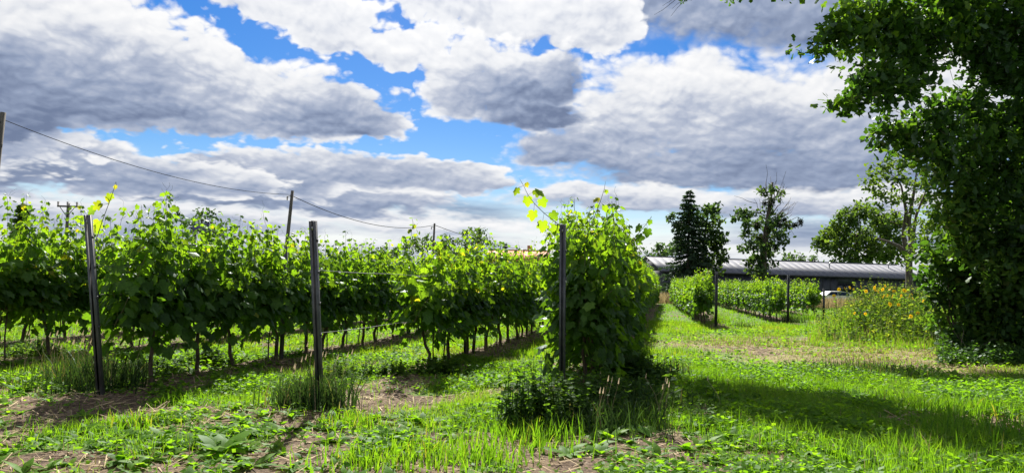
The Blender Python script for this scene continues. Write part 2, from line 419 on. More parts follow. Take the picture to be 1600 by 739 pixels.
# ------------------------------------------------------------------ layout of the vineyard
ROW_AZ = R(11.9)
UX, UY = math.sin(ROW_AZ), math.cos(ROW_AZ)                 # along the rows
def perp(x, y): return x * UY - y * UX                      # distance across the rows
def on_row(p, y): return Vector(((p + y * UX) / UY, y, 0))  # point of row p at depth y
ENDS = {'A': G(157, 622), 'B': G(500, 642), 'C': G(878, 628)}
ROWP = {k: perp(v.x, v.y) for k, v in ENDS.items()}
ROWP.update({'Z1': -9.9, 'Z2': -12.7})
for k, (px, d) in {'D': (1119, 28.0), 'E': (1231, 33.0), 'F': (1287, 40.0)}.items():
    q = P(px, 470, d); ENDS[k] = Vector((q.x, d, 0)); ROWP[k] = perp(q.x, d)
START = {'A': ENDS['A'].y + 0.85, 'B': ENDS['B'].y + 3.9, 'C': ENDS['C'].y + 0.75, 'Z1': 10.4, 'Z2': 11.5,
         'D': 28.9, 'E': 33.8, 'F': 40.8}
STOP = {'A': 40, 'B': 30, 'C': 64, 'Z1': 40, 'Z2': 34, 'D': 64, 'E': 62, 'F': 60}

def soil_strip(x, y):                                       # herbicide strips under the rows
    s = np.zeros_like(x)
    p = x * UY - y * UX + 0.16 * (fbm(x, y, 1.3, 3, 9.0) - 0.5)
    for k, rp in ROWP.items():
        y0 = ENDS[k].y - 0.6 if k in ENDS else START[k] - 1
        s = np.maximum(s, sstep(0.62, 0.30, np.abs(p - rp - 0.10)) * sstep(y0 - 0.5, y0 + 0.6, y))
    return s
def dry_zone(x, y):
    q = ((x - 9.5 - 0.12 * (y - 19)) / 6.0) ** 2 + ((y - 19.5) / 5.8) ** 2
    return sstep(1.25, 0.35, q + 0.9 * (fbm(x, y, 0.45, 3, 4.0) - 0.5))
def bare(x, y):                                             # bare trodden soil, 0..1
    n = fbm(x, y, 0.85, 4, 2.0)
    head = sstep(10.5, 7.5, y) * sstep(9.0, 3.0, np.abs(x + 1.0))
    b = sstep(0.53, 0.64, n + 0.07 * head - 0.10 * sstep(10, 16, y) - 0.10 * sstep(1.2, 2.4, x) * sstep(14, 11, y))
    s = soil_strip(x, y) * sstep(0.30, 0.55, fbm(x, y, 1.1, 3, 6.0) + 0.14)
    d = 0.34 * dry_zone(x, y) * sstep(0.42, 0.6, fbm(x, y, 0.6, 4, 7.0))
    return np.maximum(np.maximum(b, s), d)
SOIL_PX = [(490, 672, .42, .45), (462, 702, .42, .42), (430, 733, .42, .35), (60, 722, .9, .30), (380, 705, .75, .35), (300, 650, .5, .28), (590, 615, .45, .5), (650, 600, .4, .4), (830, 705, .6, .45), (960, 715, .8, .4), (1060, 690, .45, .3), (1190, 715, .6, .3), (280, 600, .8, .35), (60, 640, .7, .3), (520, 690, .4, .3), (470, 715, .45, .5), (1110, 735, .5, .2), (220, 735, .8, .2), (730, 700, .3, .3)]
SOIL = [(G(a, b), rx, ry) for a, b, rx, ry in SOIL_PX]
_bare0 = bare
def bare(x, y):
    b = _bare0(x, y); n = fbm(x, y, 2.4, 4, 41.0)
    for k, (c, rx, ry) in enumerate(SOIL):
        q = ((x - c.x) / rx) ** 2 + ((y - c.y) / (ry * 1.6)) ** 2
        b = np.maximum(b, sstep(1.3, 0.45, q * (1.1 if k < 3 else 1.8) + (1.2 if k < 3 else 3.0) * (n - 0.5)))
    return b
def gh(x, y):                                               # small humps of the ground
    near = sstep(70, 30, np.hypot(x, y))
    return near * (0.10 * (fbm(x, y, 0.35, 3, 1.0) - 0.5) + 0.045 * (fbm(x, y, 1.7, 3, 5.0) - 0.5) + 0.05 * soil_strip(x, y))
def gz(x, y): return float(gh(np.array([float(x)]), np.array([float(y)]))[0])

# ------------------------------------------------------------------ ground: one sheet to the horizon
def ground():
    fine_x = np.arange(-16, 22.01, 0.13); fine_y = np.arange(3.0, 34, 0.13)
    xs = np.concatenate([[-3000, -900, -300, -120, -70, -45, -30, -22], fine_x, [24, 28, 34, 42, 55, 80, 130, 300, 900, 3000]])
    ys = np.concatenate([[-400, -60, -15, -4, 1], fine_y, np.arange(34.5, 70, 0.7), [75, 85, 100, 130, 180, 300, 700, 1500, 4000]])
    X, Y = np.meshgrid(xs, ys); x, y = X.ravel(), Y.ravel()
    z = gh(x, y)
    V = np.stack([x, y, z], 1)
    nx, ny = len(xs), len(ys)
    I = np.arange(nx * ny).reshape(ny, nx)
    a, b, c, d = I[:-1, :-1].ravel(), I[:-1, 1:].ravel(), I[1:, 1:].ravel(), I[1:, :-1].ravel()
    F = np.concatenate([np.stack([a, b, c], 1), np.stack([a, c, d], 1)])
    me = mesh_np('ground', V, F, ground_mat(), smooth=True)
    for nm, val in (('bare', bare(x, y)), ('dry', dry_zone(x, y))):
        at = me.attributes.new(nm, 'FLOAT', 'POINT'); at.data.foreach_set('value', val.astype(np.float32))
    o = obj('ground', me)
    tag(o, kind='structure', label='grassy vineyard ground with bare soil and straw patches', cat='ground')
def ground_mat():
    m, n = new_mat('ground_soil')
    tc = n.new('ShaderNodeTexCoord')
    b_ = n.new('ShaderNodeAttribute', attribute_name='bare').outputs['Fac']
    d_ = n.new('ShaderNodeAttribute', attribute_name='dry').outputs['Fac']
    f = n.noise(tc.outputs['Object'], 2.2, 8, 0.65)
    g = n.noise(tc.outputs['Object'], 23.0, 6, 0.7)
    soil = n.mix(n.step(g, 0.35, 0.68), (0.050, 0.034, 0.024, 1), (0.165, 0.115, 0.078, 1))
    soil = n.mix(n.step(f, 0.45, 0.7, 0, 0.6), soil, (0.20, 0.145, 0.085, 1))
    green = n.mix(n.step(g, 0.3, 0.7), (0.048, 0.098, 0.016, 1), (0.098, 0.165, 0.026, 1))
    dry = n.mix(n.step(g, 0.3, 0.7), (0.16, 0.125, 0.065, 1), (0.29, 0.225, 0.12, 1))
    col = n.mix(n.math('MULTIPLY', d_, n.step(f, 0.3, 0.6, 0.45, 1.0)), green, dry)
    col = n.mix(n.step(n.math('ADD', b_, n.math('MULTIPLY', n.math('SUBTRACT', g, 0.5), 0.6)), 0.25, 0.7), col, soil)
    b = n.new('ShaderNodeBsdfPrincipled')
    n.put(b.inputs['Base Color'], col); b.inputs['Roughness'].default_value = 0.95
    b.inputs['Specular IOR Level'].default_value = 0.15
    bp = n.new('ShaderNodeBump'); bp.inputs['Strength'].default_value = 0.9; bp.inputs['Distance'].default_value = 0.03
    n.put(bp.inputs['Height'], g); n.t.links.new(bp.outputs[0], b.inputs['Normal'])
    out(n, b.outputs[0])
    return m
ground()

# ------------------------------------------------------------------ leaf shapes
def fan(half, cx=0.0, cy=0.4, droop=0.25, fold=0.18):       # outline of the right half -> folded, drooping leaf
    r_ = np.array(half, float)
    l_ = r_[1:-1][::-1] * [-1, 1]
    ring = np.concatenate([r_, l_])
    V = np.concatenate([[[cx, cy]], ring])
    z = -fold * np.abs(V[:, 0]) ** 1.3 - droop * (V[:, 1] - 0.2) ** 2 * np.sign(V[:, 1] - 0.2)
    n = len(ring)
    F = [(0, 1 + i, 1 + (i + 1) % n) for i in range(n)]
    return np.column_stack([V, z]), np.array(F)
GRAPE = fan([(0, .02), (.16, -.14), (.36, -.10), (.50, .08), (.40, .22), (.58, .40), (.52, .58), (.30, .60), (.22, .80), (0, 1.0)], droop=0.28, fold=0.30)
OAK = fan([(0, 0), (.19, .26), (.13, .40), (.32, .70), (0, 1.0)], cy=0.5, droop=0.15)
OVATE = fan([(0, 0), (.22, .15), (.33, .40), (.24, .70), (0, 1.0)], cy=0.4)
ROUND = fan([(0, 0), (.34, .20), (.44, .58), (.24, .92), (0, .95)], cy=0.5, droop=0.1, fold=0.2)
LANCE = fan([(0, 0), (.09, .25), (.11, .55), (0, 1.0)], cy=0.5, droop=0.55, fold=0.5)
QUAD = (np.array([(0, 0, 0), (.32, .45, -.05), (0, 1, -.15), (-.32, .45, -.05)], float), np.array([(0, 1, 2), (0, 2, 3)]))

# ------------------------------------------------------------------ grapevines
def vine_arrays(seed, h=2.25, width=0.62, shoots=15, tall=2, dens=1.0, low=0.72):
    rng = np.random.default_rng(seed)
    trunk, cane, fol = MB(), MB(), MB()
    singles = []
    # crooked trunk, then two arms along the wire (local Y runs along the row)
    zt = 0.78
    k = 7
    zz = np.linspace(-0.05, zt, k)
    wob = np.cumsum(rng.normal(0, 0.022, (k, 2)), axis=0)
    pts = np.column_stack([wob[:, 0], wob[:, 1] + 0.05 * np.sin(zz * 4 + seed), zz])
    trunk.tube(pts, np.linspace(0.034, 0.022, k) * rng.uniform(0.85, 1.15), 7)
    top = pts[-1]
    for s in (-1, 1):
        yy = np.linspace(0, 0.62, 5) * s
        a = np.column_stack([top[0] + rng.normal(0, 0.015, 5), top[1] + yy, top[2] + 0.05 * np.sqrt(np.abs(yy)) + rng.normal(0, 0.01, 5)])
        trunk.tube(np.concatenate([[top], a[1:]]), np.linspace(0.020, 0.011, 5), 6)
    if rng.random() < 0.6:                                   # a sucker stem beside the trunk
        q = np.array([[0.05, 0.10, -0.03], [0.04, 0.12, 0.35], [0.0, 0.18, 0.75]]) + rng.normal(0, 0.02, (3, 3))
        trunk.tube(q, [0.014, 0.012, 0.009], 6)
    pos, Yd, Zh, sz, tn = [], [], [], [], []
    def leaf(p, outd, size, t):
        pos.append(p); sz.append(size); tn.append(t)
        down = np.array([0, 0, -1.0])
        Yd.append(outd * rng.uniform(0.3, 0.8) + down * rng.uniform(0.35, 1.1) + rng.normal(0, 0.25, 3))
        Zh.append(outd * 0.8 + np.array([0, 0, rng.uniform(0.3, 1.1)]) + rng.normal(0, 0.38, 3))
    for i in range(shoots):
        y0 = np.interp(i, [0, shoots - 1], [-0.72, 0.72]) + rng.normal(0, 0.06)
        side = rng.choice([-1, 1])
        is_tall = i in rng.choice(shoots, tall, replace=False) if tall else False
        L = (h - zt) * rng.uniform(0.78, 1.05) + (rng.uniform(0.14, 0.42) if is_tall else 0)
        n = int(L / 0.085)
        s = np.linspace(0, 1, n + 1)
        spread = rng.uniform(0.05, width * 0.42) * side
        fall = (not is_tall) and rng.random() < 0.35
        x = spread * np.sin(s * 1.9) + np.cumsum(rng.normal(0, 0.010, n + 1))
        y = y0 + rng.normal(0, 0.26) * s + np.cumsum(rng.normal(0, 0.010, n + 1))
        z = zt + 0.03 + L * s
        if fall:
            z = zt + L * (s - 0.62 * s ** 2.6); x = x + side * 0.22 * s ** 2
        pts = np.column_stack([x, y, z])
        cane.tube(pts, np.linspace(0.0065, 0.0022, n + 1), 4, cap=False)
        for j in range(1, n + 1):
            u = s[j]
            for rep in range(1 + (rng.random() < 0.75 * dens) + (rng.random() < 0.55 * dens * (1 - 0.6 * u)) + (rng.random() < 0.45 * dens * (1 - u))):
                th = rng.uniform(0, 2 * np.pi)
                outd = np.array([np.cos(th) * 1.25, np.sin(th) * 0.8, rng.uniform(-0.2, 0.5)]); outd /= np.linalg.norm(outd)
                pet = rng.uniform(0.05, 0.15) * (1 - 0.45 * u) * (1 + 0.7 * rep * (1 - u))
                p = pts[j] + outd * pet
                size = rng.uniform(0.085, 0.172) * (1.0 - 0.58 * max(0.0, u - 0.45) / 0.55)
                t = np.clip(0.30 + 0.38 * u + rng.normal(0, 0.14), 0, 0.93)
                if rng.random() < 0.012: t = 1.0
                above = pts[j][2] > h - 0.05
                if above and rep == 0: singles.append((p, outd, size, t))
                else: leaf(p, outd, size, t)
        # tendrils curling from the tip
        if is_tall or rng.random() < 0.3:
            for _ in range(3):
                a0 = pts[-1 - rng.integers(0, 3)]
                dd = rng.normal(0, 1, 3); dd[2] = abs(dd[2]) + 0.4; dd /= np.linalg.norm(dd)
                q = [a0 + dd * l + np.array([0.015 * math.sin(l * 40), 0.015 * math.cos(l * 36), 0]) for l in np.linspace(0, rng.uniform(0.08, 0.2), 6)]
                cane.tube(q, 0.0014, 3, cap=False)
    # hanging skirt leaves that close the bottom of the canopy
    for _ in range(int(130 * dens)):
        sd = rng.choice([-1, 1])
        p = np.array([sd * rng.uniform(0.02, width * 0.5), rng.uniform(-0.66, 0.66), rng.uniform(low, 1.35) if rng.random() < 0.85 else rng.uniform(low - 0.30, low)])
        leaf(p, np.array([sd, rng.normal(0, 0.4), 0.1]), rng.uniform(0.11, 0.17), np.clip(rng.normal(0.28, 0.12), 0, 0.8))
    pos, Yd, Zh = np.array(pos), np.array(Yd), np.array(Zh)
    X, Y, Z = frame(Yd, Zh)
    tw = rng.uniform(0.8, 1.15, len(pos))
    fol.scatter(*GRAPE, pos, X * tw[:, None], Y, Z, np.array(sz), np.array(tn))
    return trunk, cane, fol, singles, rng

LEAF_MESHES = []
for i, t in enumerate((0.35, 0.5, 0.62, 0.74, 0.85, 0.92)):
    V, F = GRAPE
    V = V.copy(); V[:, 2] *= 0.6 + 0.25 * i
    LEAF_MESHES.append(mesh_np('leaf', V, F, M['vine'], np.full(len(V), t)))
def add_singles(parent, singles, rng, limit):
    order = sorted(range(len(singles)), key=lambda q: -singles[q][0][2])[:limit]
    for q in order:
        p, od, size, t = singles[q]
        Yd = od * 0.7 + np.array([0, 0, -rng.uniform(0.1, 0.9)]) + rng.normal(0, 0.25, 3)
        Zh = od * 0.6 + np.array([0, 0, 1.0]) + rng.normal(0, 0.4, 3)
        X, Y, Z = frame(Yd[None], Zh[None])
        o = obj('leaf', LEAF_MESHES[int(np.clip((t - 0.3) / 0.11, 0, 5))], parent)
        mt = Matrix(((X[0][0], Y[0][0], Z[0][0], p[0]), (X[0][1], Y[0][1], Z[0][1], p[1]), (X[0][2], Y[0][2], Z[0][2], p[2]), (0, 0, 0, 1)))
        o.matrix_local = mt @ Matrix.Scale(size, 4)
    return [singles[q] for q in range(len(singles)) if q not in set(order)]
def make_vine(seed, single_leaves=0, **kw):
    trunk, cane, fol, singles, rng = vine_arrays(seed, **kw)
    root = empty('grapevine')
    trunk.build('trunk', M['vinebark'], root, smooth=True)
    tag(cane.build('cane', M['cane'], root), kind='stuff')
    rest = singles
    holder = None
    if single_leaves:
        holder = True
        rest = add_singles_dummy = singles[:]
        order = set(sorted(range(len(singles)), key=lambda q: -singles[q][0][2])[:single_leaves])
        rest = [singles[q] for q in range(len(singles)) if q not in order]
    if rest:
        p = np.array([r_[0] for r_ in rest]); od = np.array([r_[1] for r_ in rest])
        Yd = od * 0.7 + np.array([0, 0, -0.5]) + rng.normal(0, 0.3, p.shape)
        Zh = od * 0.6 + np.array([0, 0, 1.0]) + rng.normal(0, 0.4, p.shape)
        X, Y, Z = frame(Yd, Zh)
        fol.scatter(*GRAPE, p, X, Y, Z, np.array([r_[2] for r_ in rest]), np.array([r_[3] for r_ in rest]))
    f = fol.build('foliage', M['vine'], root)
    tag(f, kind='stuff')
    if holder:
        add_singles(f, singles, rng, single_leaves)
    return root

ROW_TEXT = {'Z1': 'the row left of the leftmost steel post', 'Z2': 'the hindmost row at the left edge',
            'A': 'the row starting at the leftmost steel post', 'B': 'the row starting at the middle steel post',
            'C': 'the tall row at the right-hand steel post', 'D': 'the first row across the mown aisle',
            'E': 'the second row across the mown aisle', 'F': 'the short last row by the sunflowers'}
ORD = ['first', 'second', 'third', 'fourth', 'fifth', 'sixth', 'seventh', 'eighth', 'ninth', 'tenth', 'eleventh', 'twelfth']
random.seed(5)
VAR = []
for s in range(9):
    VAR.append(make_vine(100 + s, 0, h=2.12 + 0.05 * (s % 4), shoots=18 + s % 4, tall=1 + s % 3, dens=1.2 + 0.1 * (s % 3), width=0.76, low=[.60, .78, .70, .88, .66, .82, .74, .92, .64][s]))
used = [False] * len(VAR)
vine_count = 0
NEAR_SINGLE = {('A', 0): 45, ('A', 1): 45, ('A', 2): 36, ('A', 3): 30, ('B', 0): 36, ('B', 1): 30, ('B', 2): 24, ('C', 0): 70, ('C', 1): 45, ('C', 2): 30, ('C', 3): 20, ('C', 4): 20,  ('Z1', 2): 30, ('Z1', 3): 30, ('Z1', 4): 24}
for key in ('C', 'A', 'B', 'Z1', 'D', 'E', 'F', 'Z2'):
    y = START[key]; i = 0
    while y < STOP[key]:
        pt = on_row(ROWP[key] + random.uniform(-0.05, 0.05), y)
        sc = random.uniform(0.93, 1.06)
        if key == 'C' and i < 5: pt.x += 0.16
        if key in 'DEF': pt.x -= 0.38 + 0.03 * (y - START[key])
        if key in 'DEF': sc *= 0.87
        if key == 'A' and i > 3: sc *= 0.95
        if key == 'Z1': sc *= 0.97
        if (key, i) in NEAR_SINGLE:
            kw = dict(h=2.20, shoots=21, tall=3, dens=1.55, width=0.78)
            if key == 'C': kw = dict(h=2.34, shoots=44, tall=6, dens=2.3, width=[1.05, 1.4, 1.5, 1.4, 1.3][min(i, 4)], low=0.50)
            if key == 'B': kw = dict(h=2.08, shoots=20, tall=2, dens=1.5, width=0.76)
            o = make_vine(500 + vine_count, NEAR_SINGLE[(key, i)], **kw)
            sc = 1.0
        else:
            v = random.randrange(len(VAR))
            if not used[v]: o = VAR[v]; used[v] = True
            else: o = copy_tree(VAR[v])
        flip = math.pi if random.random() < 0.5 and key != 'C' else 0.0
        o.location = (pt.x, pt.y, gz(pt.x, pt.y))
        o.rotation_euler = (0, 0, -ROW_AZ + flip + random.uniform(-0.05, 0.05))
        o.scale = (sc, sc, sc * random.uniform(0.97, 1.04))
        if i < 12: lab = f'{ORD[i]} leafy grapevine from the near end of {ROW_TEXT[key]}'
        else: lab = f'leafy grapevine in the far stretch of {ROW_TEXT[key]}'
        tag(o, lab, 'grapevine', 'grapevines of ' + ROW_TEXT[key])
        vine_count += 1; i += 1
        y += (1.0 if y < 30 else 1.25) * UY * random.uniform(0.93, 1.07)
def arching_shoot(near, path_px, d, leaves):
    v = min((o for o in bpy.data.objects if o.name.startswith('grapevine')), key=lambda o: (o.location - near).length)
    inv = (Matrix.Translation(v.location) @ v.rotation_euler.to_matrix().to_4x4() @ Matrix.Diagonal((*v.scale, 1))).inverted()
    mb = MB(); pts = [inv @ P(a, c, d) for a, c in path_px]
    mb.tube([tuple(q) for q in pts], np.linspace(.006, .0022, len(pts)), 5)
    sh = mb.build('arching_shoot', M['cane'], v)
    rng = np.random.default_rng(len(path_px) + int(path_px[0][0]))
    for a, c, size, t in leaves:
        q = inv @ P(a, c, d + rng.normal(0, .05))
        k = min(pts, key=lambda u: (u - q).length)
        st = MB(); st.tube([tuple(k), tuple(q)], [.002, .002], 4); st.build('leaf_stalk', M['cane'], sh)
        od = np.array(q - k); od = od / (np.linalg.norm(od) + 1e-6)
        X, Y, Z = frame((od * .6 + np.array([0, 0, -.8]) + rng.normal(0, .2, 3))[None], np.array([[rng.normal(0, .5), -1.0, rng.uniform(.2, 1.2)]]))
        o = obj('leaf', LEAF_MESHES[t], sh)
        o.matrix_local = Matrix(((X[0][0], Y[0][0], Z[0][0], q.x), (X[0][1], Y[0][1], Z[0][1], q.y), (X[0][2], Y[0][2], Z[0][2], q.z), (0, 0, 0, 1))) @ Matrix.Scale(size, 4)
arching_shoot(ENDS['C'], [(885, 362), (868, 347), (850, 333), (835, 318), (825, 305), (818, 290), (812, 280)], ENDS['C'].y + .45,
              [(836, 297, .15, 5), (808, 294, .11, 4), (824, 308, .14, 4), (846, 311, .14, 5), (834, 330, .15, 4), (848, 346, .15, 4), (822, 286, .07, 5), (862, 332, .13, 3), (868, 352, .13, 4)])
arching_shoot(ENDS['C'], [(925, 355), (930, 335), (938, 315), (944, 296), (946, 284)], ENDS['C'].y + .8, [(934, 309, .10, 5), (948, 297, .06, 5), (924, 330, .12, 4), (944, 322, .10, 3), (918, 345, .12, 5)])
arching_shoot(ENDS['C'], [(985, 380), (1000, 362), (1010, 350), (1018, 338)], ENDS['C'].y + 1.2, [(1000, 352, .13, 1), (1012, 358, .13, 0), (994, 372, .14, 1), (1016, 344, .08, 1)])
arching_shoot(ENDS['A'], [(150, 375), (160, 345), (170, 318), (178, 296), (181, 284)], ENDS['A'].y + 1.0, [(172, 303, .10, 5), (182, 290, .06, 5), (158, 318, .13, 4), (170, 312, .12, 5), (148, 325, .13, 3), (155, 345, .15, 4), (146, 352, .14, 5)])
for v, u in zip(VAR, used):
    if not u:
        for ch in list(v.children_recursive): bpy.data.objects.remove(ch)
        bpy.data.objects.remove(v)

# ------------------------------------------------------------------ trellis posts and wires
def post_mesh(h, wd=0.072, dp=0.05, t=0.006):
    mb = MB()                                               # open C-profile with hooked flanges
    mb.box(-wd / 2, wd / 2, dp / 2 - t, dp / 2, -0.3, h)
    for s in (-1, 1):
        mb.box(s * wd / 2 - (t if s > 0 else 0), s * wd / 2 + (0 if s > 0 else t), -dp / 2, dp / 2 - t - 0.0005, -0.3, h - 0.001)
        x0 = s * (wd / 2 - t - 0.0005); x1 = s * (wd / 2 - 0.024)
        mb.box(min(x0, x1), max(x0, x1), -dp / 2, -dp / 2 + t, -0.3, h - 0.002)
    return mb
def make_post(key, h, lean, label, group, wd=0.072):
    e = ENDS[key]
    o = empty('steel_post', (e.x, e.y, gz(e.x, e.y)))
    ax = Vector((-UX, -UY, 0))
    top = (ax * lean + Vector((0, 0, math.sqrt(h * h - lean * lean)))).normalized()
    zq = top.to_track_quat('Z', 'Y').to_matrix()
    yv = (Vector((UX, UY, 0)) - top * top.dot(Vector((UX, UY, 0)))).normalized()
    xv = yv.cross(top)
    m3 = Matrix((xv, yv, top)).transposed()
    o.rotation_euler = m3.to_euler()
    post_mesh(h, wd).build('post_profile', M['steel'], o)
    for z in (0.8, 1.15, 1.5, 1.85):
        if z < h - 0.2:
            c = MB(); c.box(-wd / 2 - 0.012, -wd / 2 - 0.0005, -0.012, 0.012, z, z + 0.03); c.box(wd / 2 + 0.0005, wd / 2 + 0.012, -0.012, 0.012, z, z + 0.03)
            c.build('wire_hook', M['steel'], o)
    sl_ = MB(); sl_.box(-0.009, 0.009, -0.0275, -0.0255, h - 0.10, h - 0.06); sl_.build('slot_plate', M['wire'], o)
    tag(o, label, 'post', group)
    return o, m3
POSTS = {}
GP = 'steel end posts of the vine rows'
POSTS['A'] = make_post('A', 2.12, 0.37, 'leftmost leaning steel trellis post in front of the vines', GP, 0.075)
POSTS['B'] = make_post('B', 2.08, 0.37, 'middle leaning steel trellis post standing in a grass tuft', GP, 0.075)
POSTS['C'] = make_post('C', 2.20, 0.30, 'right-hand steel trellis post at the end of the tall vine row', GP, 0.075)
POSTS['D'] = make_post('D', 2.05, 0.10, 'dark post at the end of the first row across the aisle', GP, 0.1)
POSTS['E'] = make_post('E', 2.10, 0.15, 'dark post at the end of the second row across the aisle', GP, 0.1)
POSTS['F'] = make_post('F', 1.55, 0.05, 'thin dark post standing alone beside the sunflower patch', GP, 0.1)
for key, ys in {'A': (13.2, 19.5), 'B': (14.6, 20.8), 'C': (15.6, 22), 'Z1': (13.4,), 'E': (39,)}.items():
    for q, y in enumerate(ys):
        pt = on_row(ROWP[key], y)
        o = empty('line_post', (pt.x, pt.y, gz(pt.x, pt.y)), -ROW_AZ)
        post_mesh(1.95, 0.06, 0.045).build('post_profile', M['steel'], o)
        tag(o, f'{["nearer", "farther"][q]} slim steel post inside {ROW_TEXT[key]}', 'post', 'posts inside the vine rows')
WNAME = {0.82: 'lowest', 1.18: 'second', 1.52: 'third', 1.88: 'topmost'}
for key in ('A', 'B', 'C', 'D', 'E'):
    e = ENDS[key]; o_, m3 = POSTS[key]
    far = on_row(ROWP[key], STOP[key])
    for z in ((0.82, 1.52) if key == 'B' else (0.82, 1.18, 1.52, 1.88)):
        a = Vector(o_.location) + m3 @ Vector((0, 0.03, z * 1.01)); b = Vector((far.x, far.y, z))
        ts = np.linspace(0, 1, 30)
        pts = [tuple(a.lerp(b, t) + Vector((0, 0, -0.012 * math.sin(t * 30) ** 2))) for t in ts]
        mb = MB(); mb.tube(pts, 0.0032 if key != 'B' else 0.0042, 5)
        tag(mb.build('trellis_wire', M['wire']), f'{WNAME[z]} trellis wire strung along {ROW_TEXT[key]}', 'wire', 'trellis wires')

# ------------------------------------------------------------------ generic tree
def limb_path(rng, a, b, n=6, sag=0.08, wob=0.06):
    a, b = np.asarray(a, float), np.asarray(b, float)
    L = np.linalg.norm(b - a); t = np.linspace(0, 1, n)[:, None]
    p = a + (b - a) * t
    p[:, 2] += (np.sin(t[:, 0] * np.pi) * sag * L)
    p[1:-1] += rng.normal(0, wob * L / n * 1.5, (n - 2, 3))
    return p
def clump_leaves(mb, rng, c, r, n, shape, size, tint=0.5, flat=0.8, shell=0.55, light_top=0.25):
    n = int(n)
    if n <= 0: return
    d = rdir(rng, n)
    rad = (shell + (1 - shell) * rng.random(n)) ** 0.6 * rng.uniform(0.55, 1.12, n)
    # uneven outline: push some directions out and pull others in
    k = rng.normal(size=(7, 3)); k = unit(k); am = rng.uniform(-0.38, 0.42, 7)
    bump = np.clip(1 + np.sum(am[None] * np.clip(d @ k.T, 0, 1) ** 3, axis=1), 0.65, 1.2)
    pos = np.asarray(c) + d * (rad * bump)[:, None] * np.array([r, r, r * flat])
    k_ = max(4, n // 15)                                     # leaves sit in sprays round twig ends, with air between
    pos = pos[rng.integers(0, k_, n) % n] + rng.normal(0, 1, (n, 3)) * np.minimum(size * 0.62, r * 0.3)
    Yd = d * 0.7 + rng.normal(0, 0.55, (n, 3)) + np.array([0, 0, -0.25])
    Zh = d * 0.5 + np.array([0, 0, 0.9]) + rng.normal(0, 0.5, (n, 3))
    X, Y, Z = frame(Yd, Zh)
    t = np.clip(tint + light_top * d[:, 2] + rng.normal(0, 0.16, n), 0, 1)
    mb.scatter(*shape, pos, X, Y, Z, size * rng.uniform(0.65, 1.25, n), t)
def tree(name, base, trunk, clumps, shape, size, per, mat, label, cat='tree', group=None, tr=(0.25, 0.08), seed=1, tint=0.5, twigs=3, flat=0.8, bark='bark', cover=None, shell=0.55):
    """trunk: list of world points; clumps: (x,y,z,r) in world space. Everything is stored relative to the base."""
    rng = np.random.default_rng(seed)
    base = np.array(base, float)
    root = empty(name, tuple(base))
    tp = np.array(trunk, float) - base
    tk = MB(); tk.tube(tp, np.linspace(tr[0], tr[1], len(tp)), 9)
    tk.tube([tp[0] + [0, 0, -0.2], tp[0], tp[0] + (tp[1] - tp[0]) * 0.12], [tr[0] * 1.5, tr[0] * 1.35, tr[0] * 0.95], 9)
    tk.build('trunk', M[bark], root, smooth=True)
    seg = np.linalg.norm(np.diff(tp, axis=0), axis=1); cum = np.concatenate([[0], np.cumsum(seg)])
    lb, cr = MB(), MB()
    # every clump hangs on the nearest wood that already exists: trunk first, then limbs grown so far
    nodes = [np.array([np.interp(h_, np.linspace(0, 1, len(tp)), tp[:, q]) for q in range(3)]) for h_ in np.linspace(0.22, 1.0, 14)]
    nrad = [tr[0] + (tr[1] - tr[0]) * h_ for h_ in np.linspace(0.22, 1.0, 14)]
    order = sorted(range(len(clumps)), key=lambda q: min(np.linalg.norm(nd - (np.array(clumps[q][:3]) - base)) for nd in nodes))
    for qi in order:
        x, y, z, r = clumps[qi]
        c = np.array((x, y, z)) - base
        cost = [np.linalg.norm(nd - c) + 1.2 * max(0.0, nd[2] - c[2] + 0.2) + (0.0 if k_ < 14 else 0.25) for k_, nd in enumerate(nodes)]
        k_ = int(np.argmin(cost)); a = nodes[k_]
        L = np.linalg.norm(c - a)
        r0 = min(nrad[k_] * 0.7, 0.016 + 0.018 * L)
        pth = limb_path(rng, a, c, 7, 0.06, 0.10)
        lb.tube(pth, np.linspace(r0, max(0.010, r0 * 0.45), 7), 5)
        for m_ in (2, 4, 6): nodes.append(pth[m_]); nrad.append(r0 * (1 - 0.09 * m_))
        for _ in range(twigs):
            e = c + rdir(rng, 1)[0] * r * rng.uniform(0.6, 1.05)
            lb.tube(limb_path(rng, pth[rng.integers(3, 6)], e, 4), np.linspace(r0 * 0.35, 0.005, 4), 4, cap=False)
        f_ = cover(clumps[qi]) if cover else (1.0, 1.0)
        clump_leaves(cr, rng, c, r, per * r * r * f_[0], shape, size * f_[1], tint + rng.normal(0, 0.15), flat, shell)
    lo = lb.build('limb', M[bark], root); tag(lo, kind='stuff')
    co = cr.build('crown', M[mat], root); tag(co, kind='stuff')
    tag(root, label, cat, group)
    return root

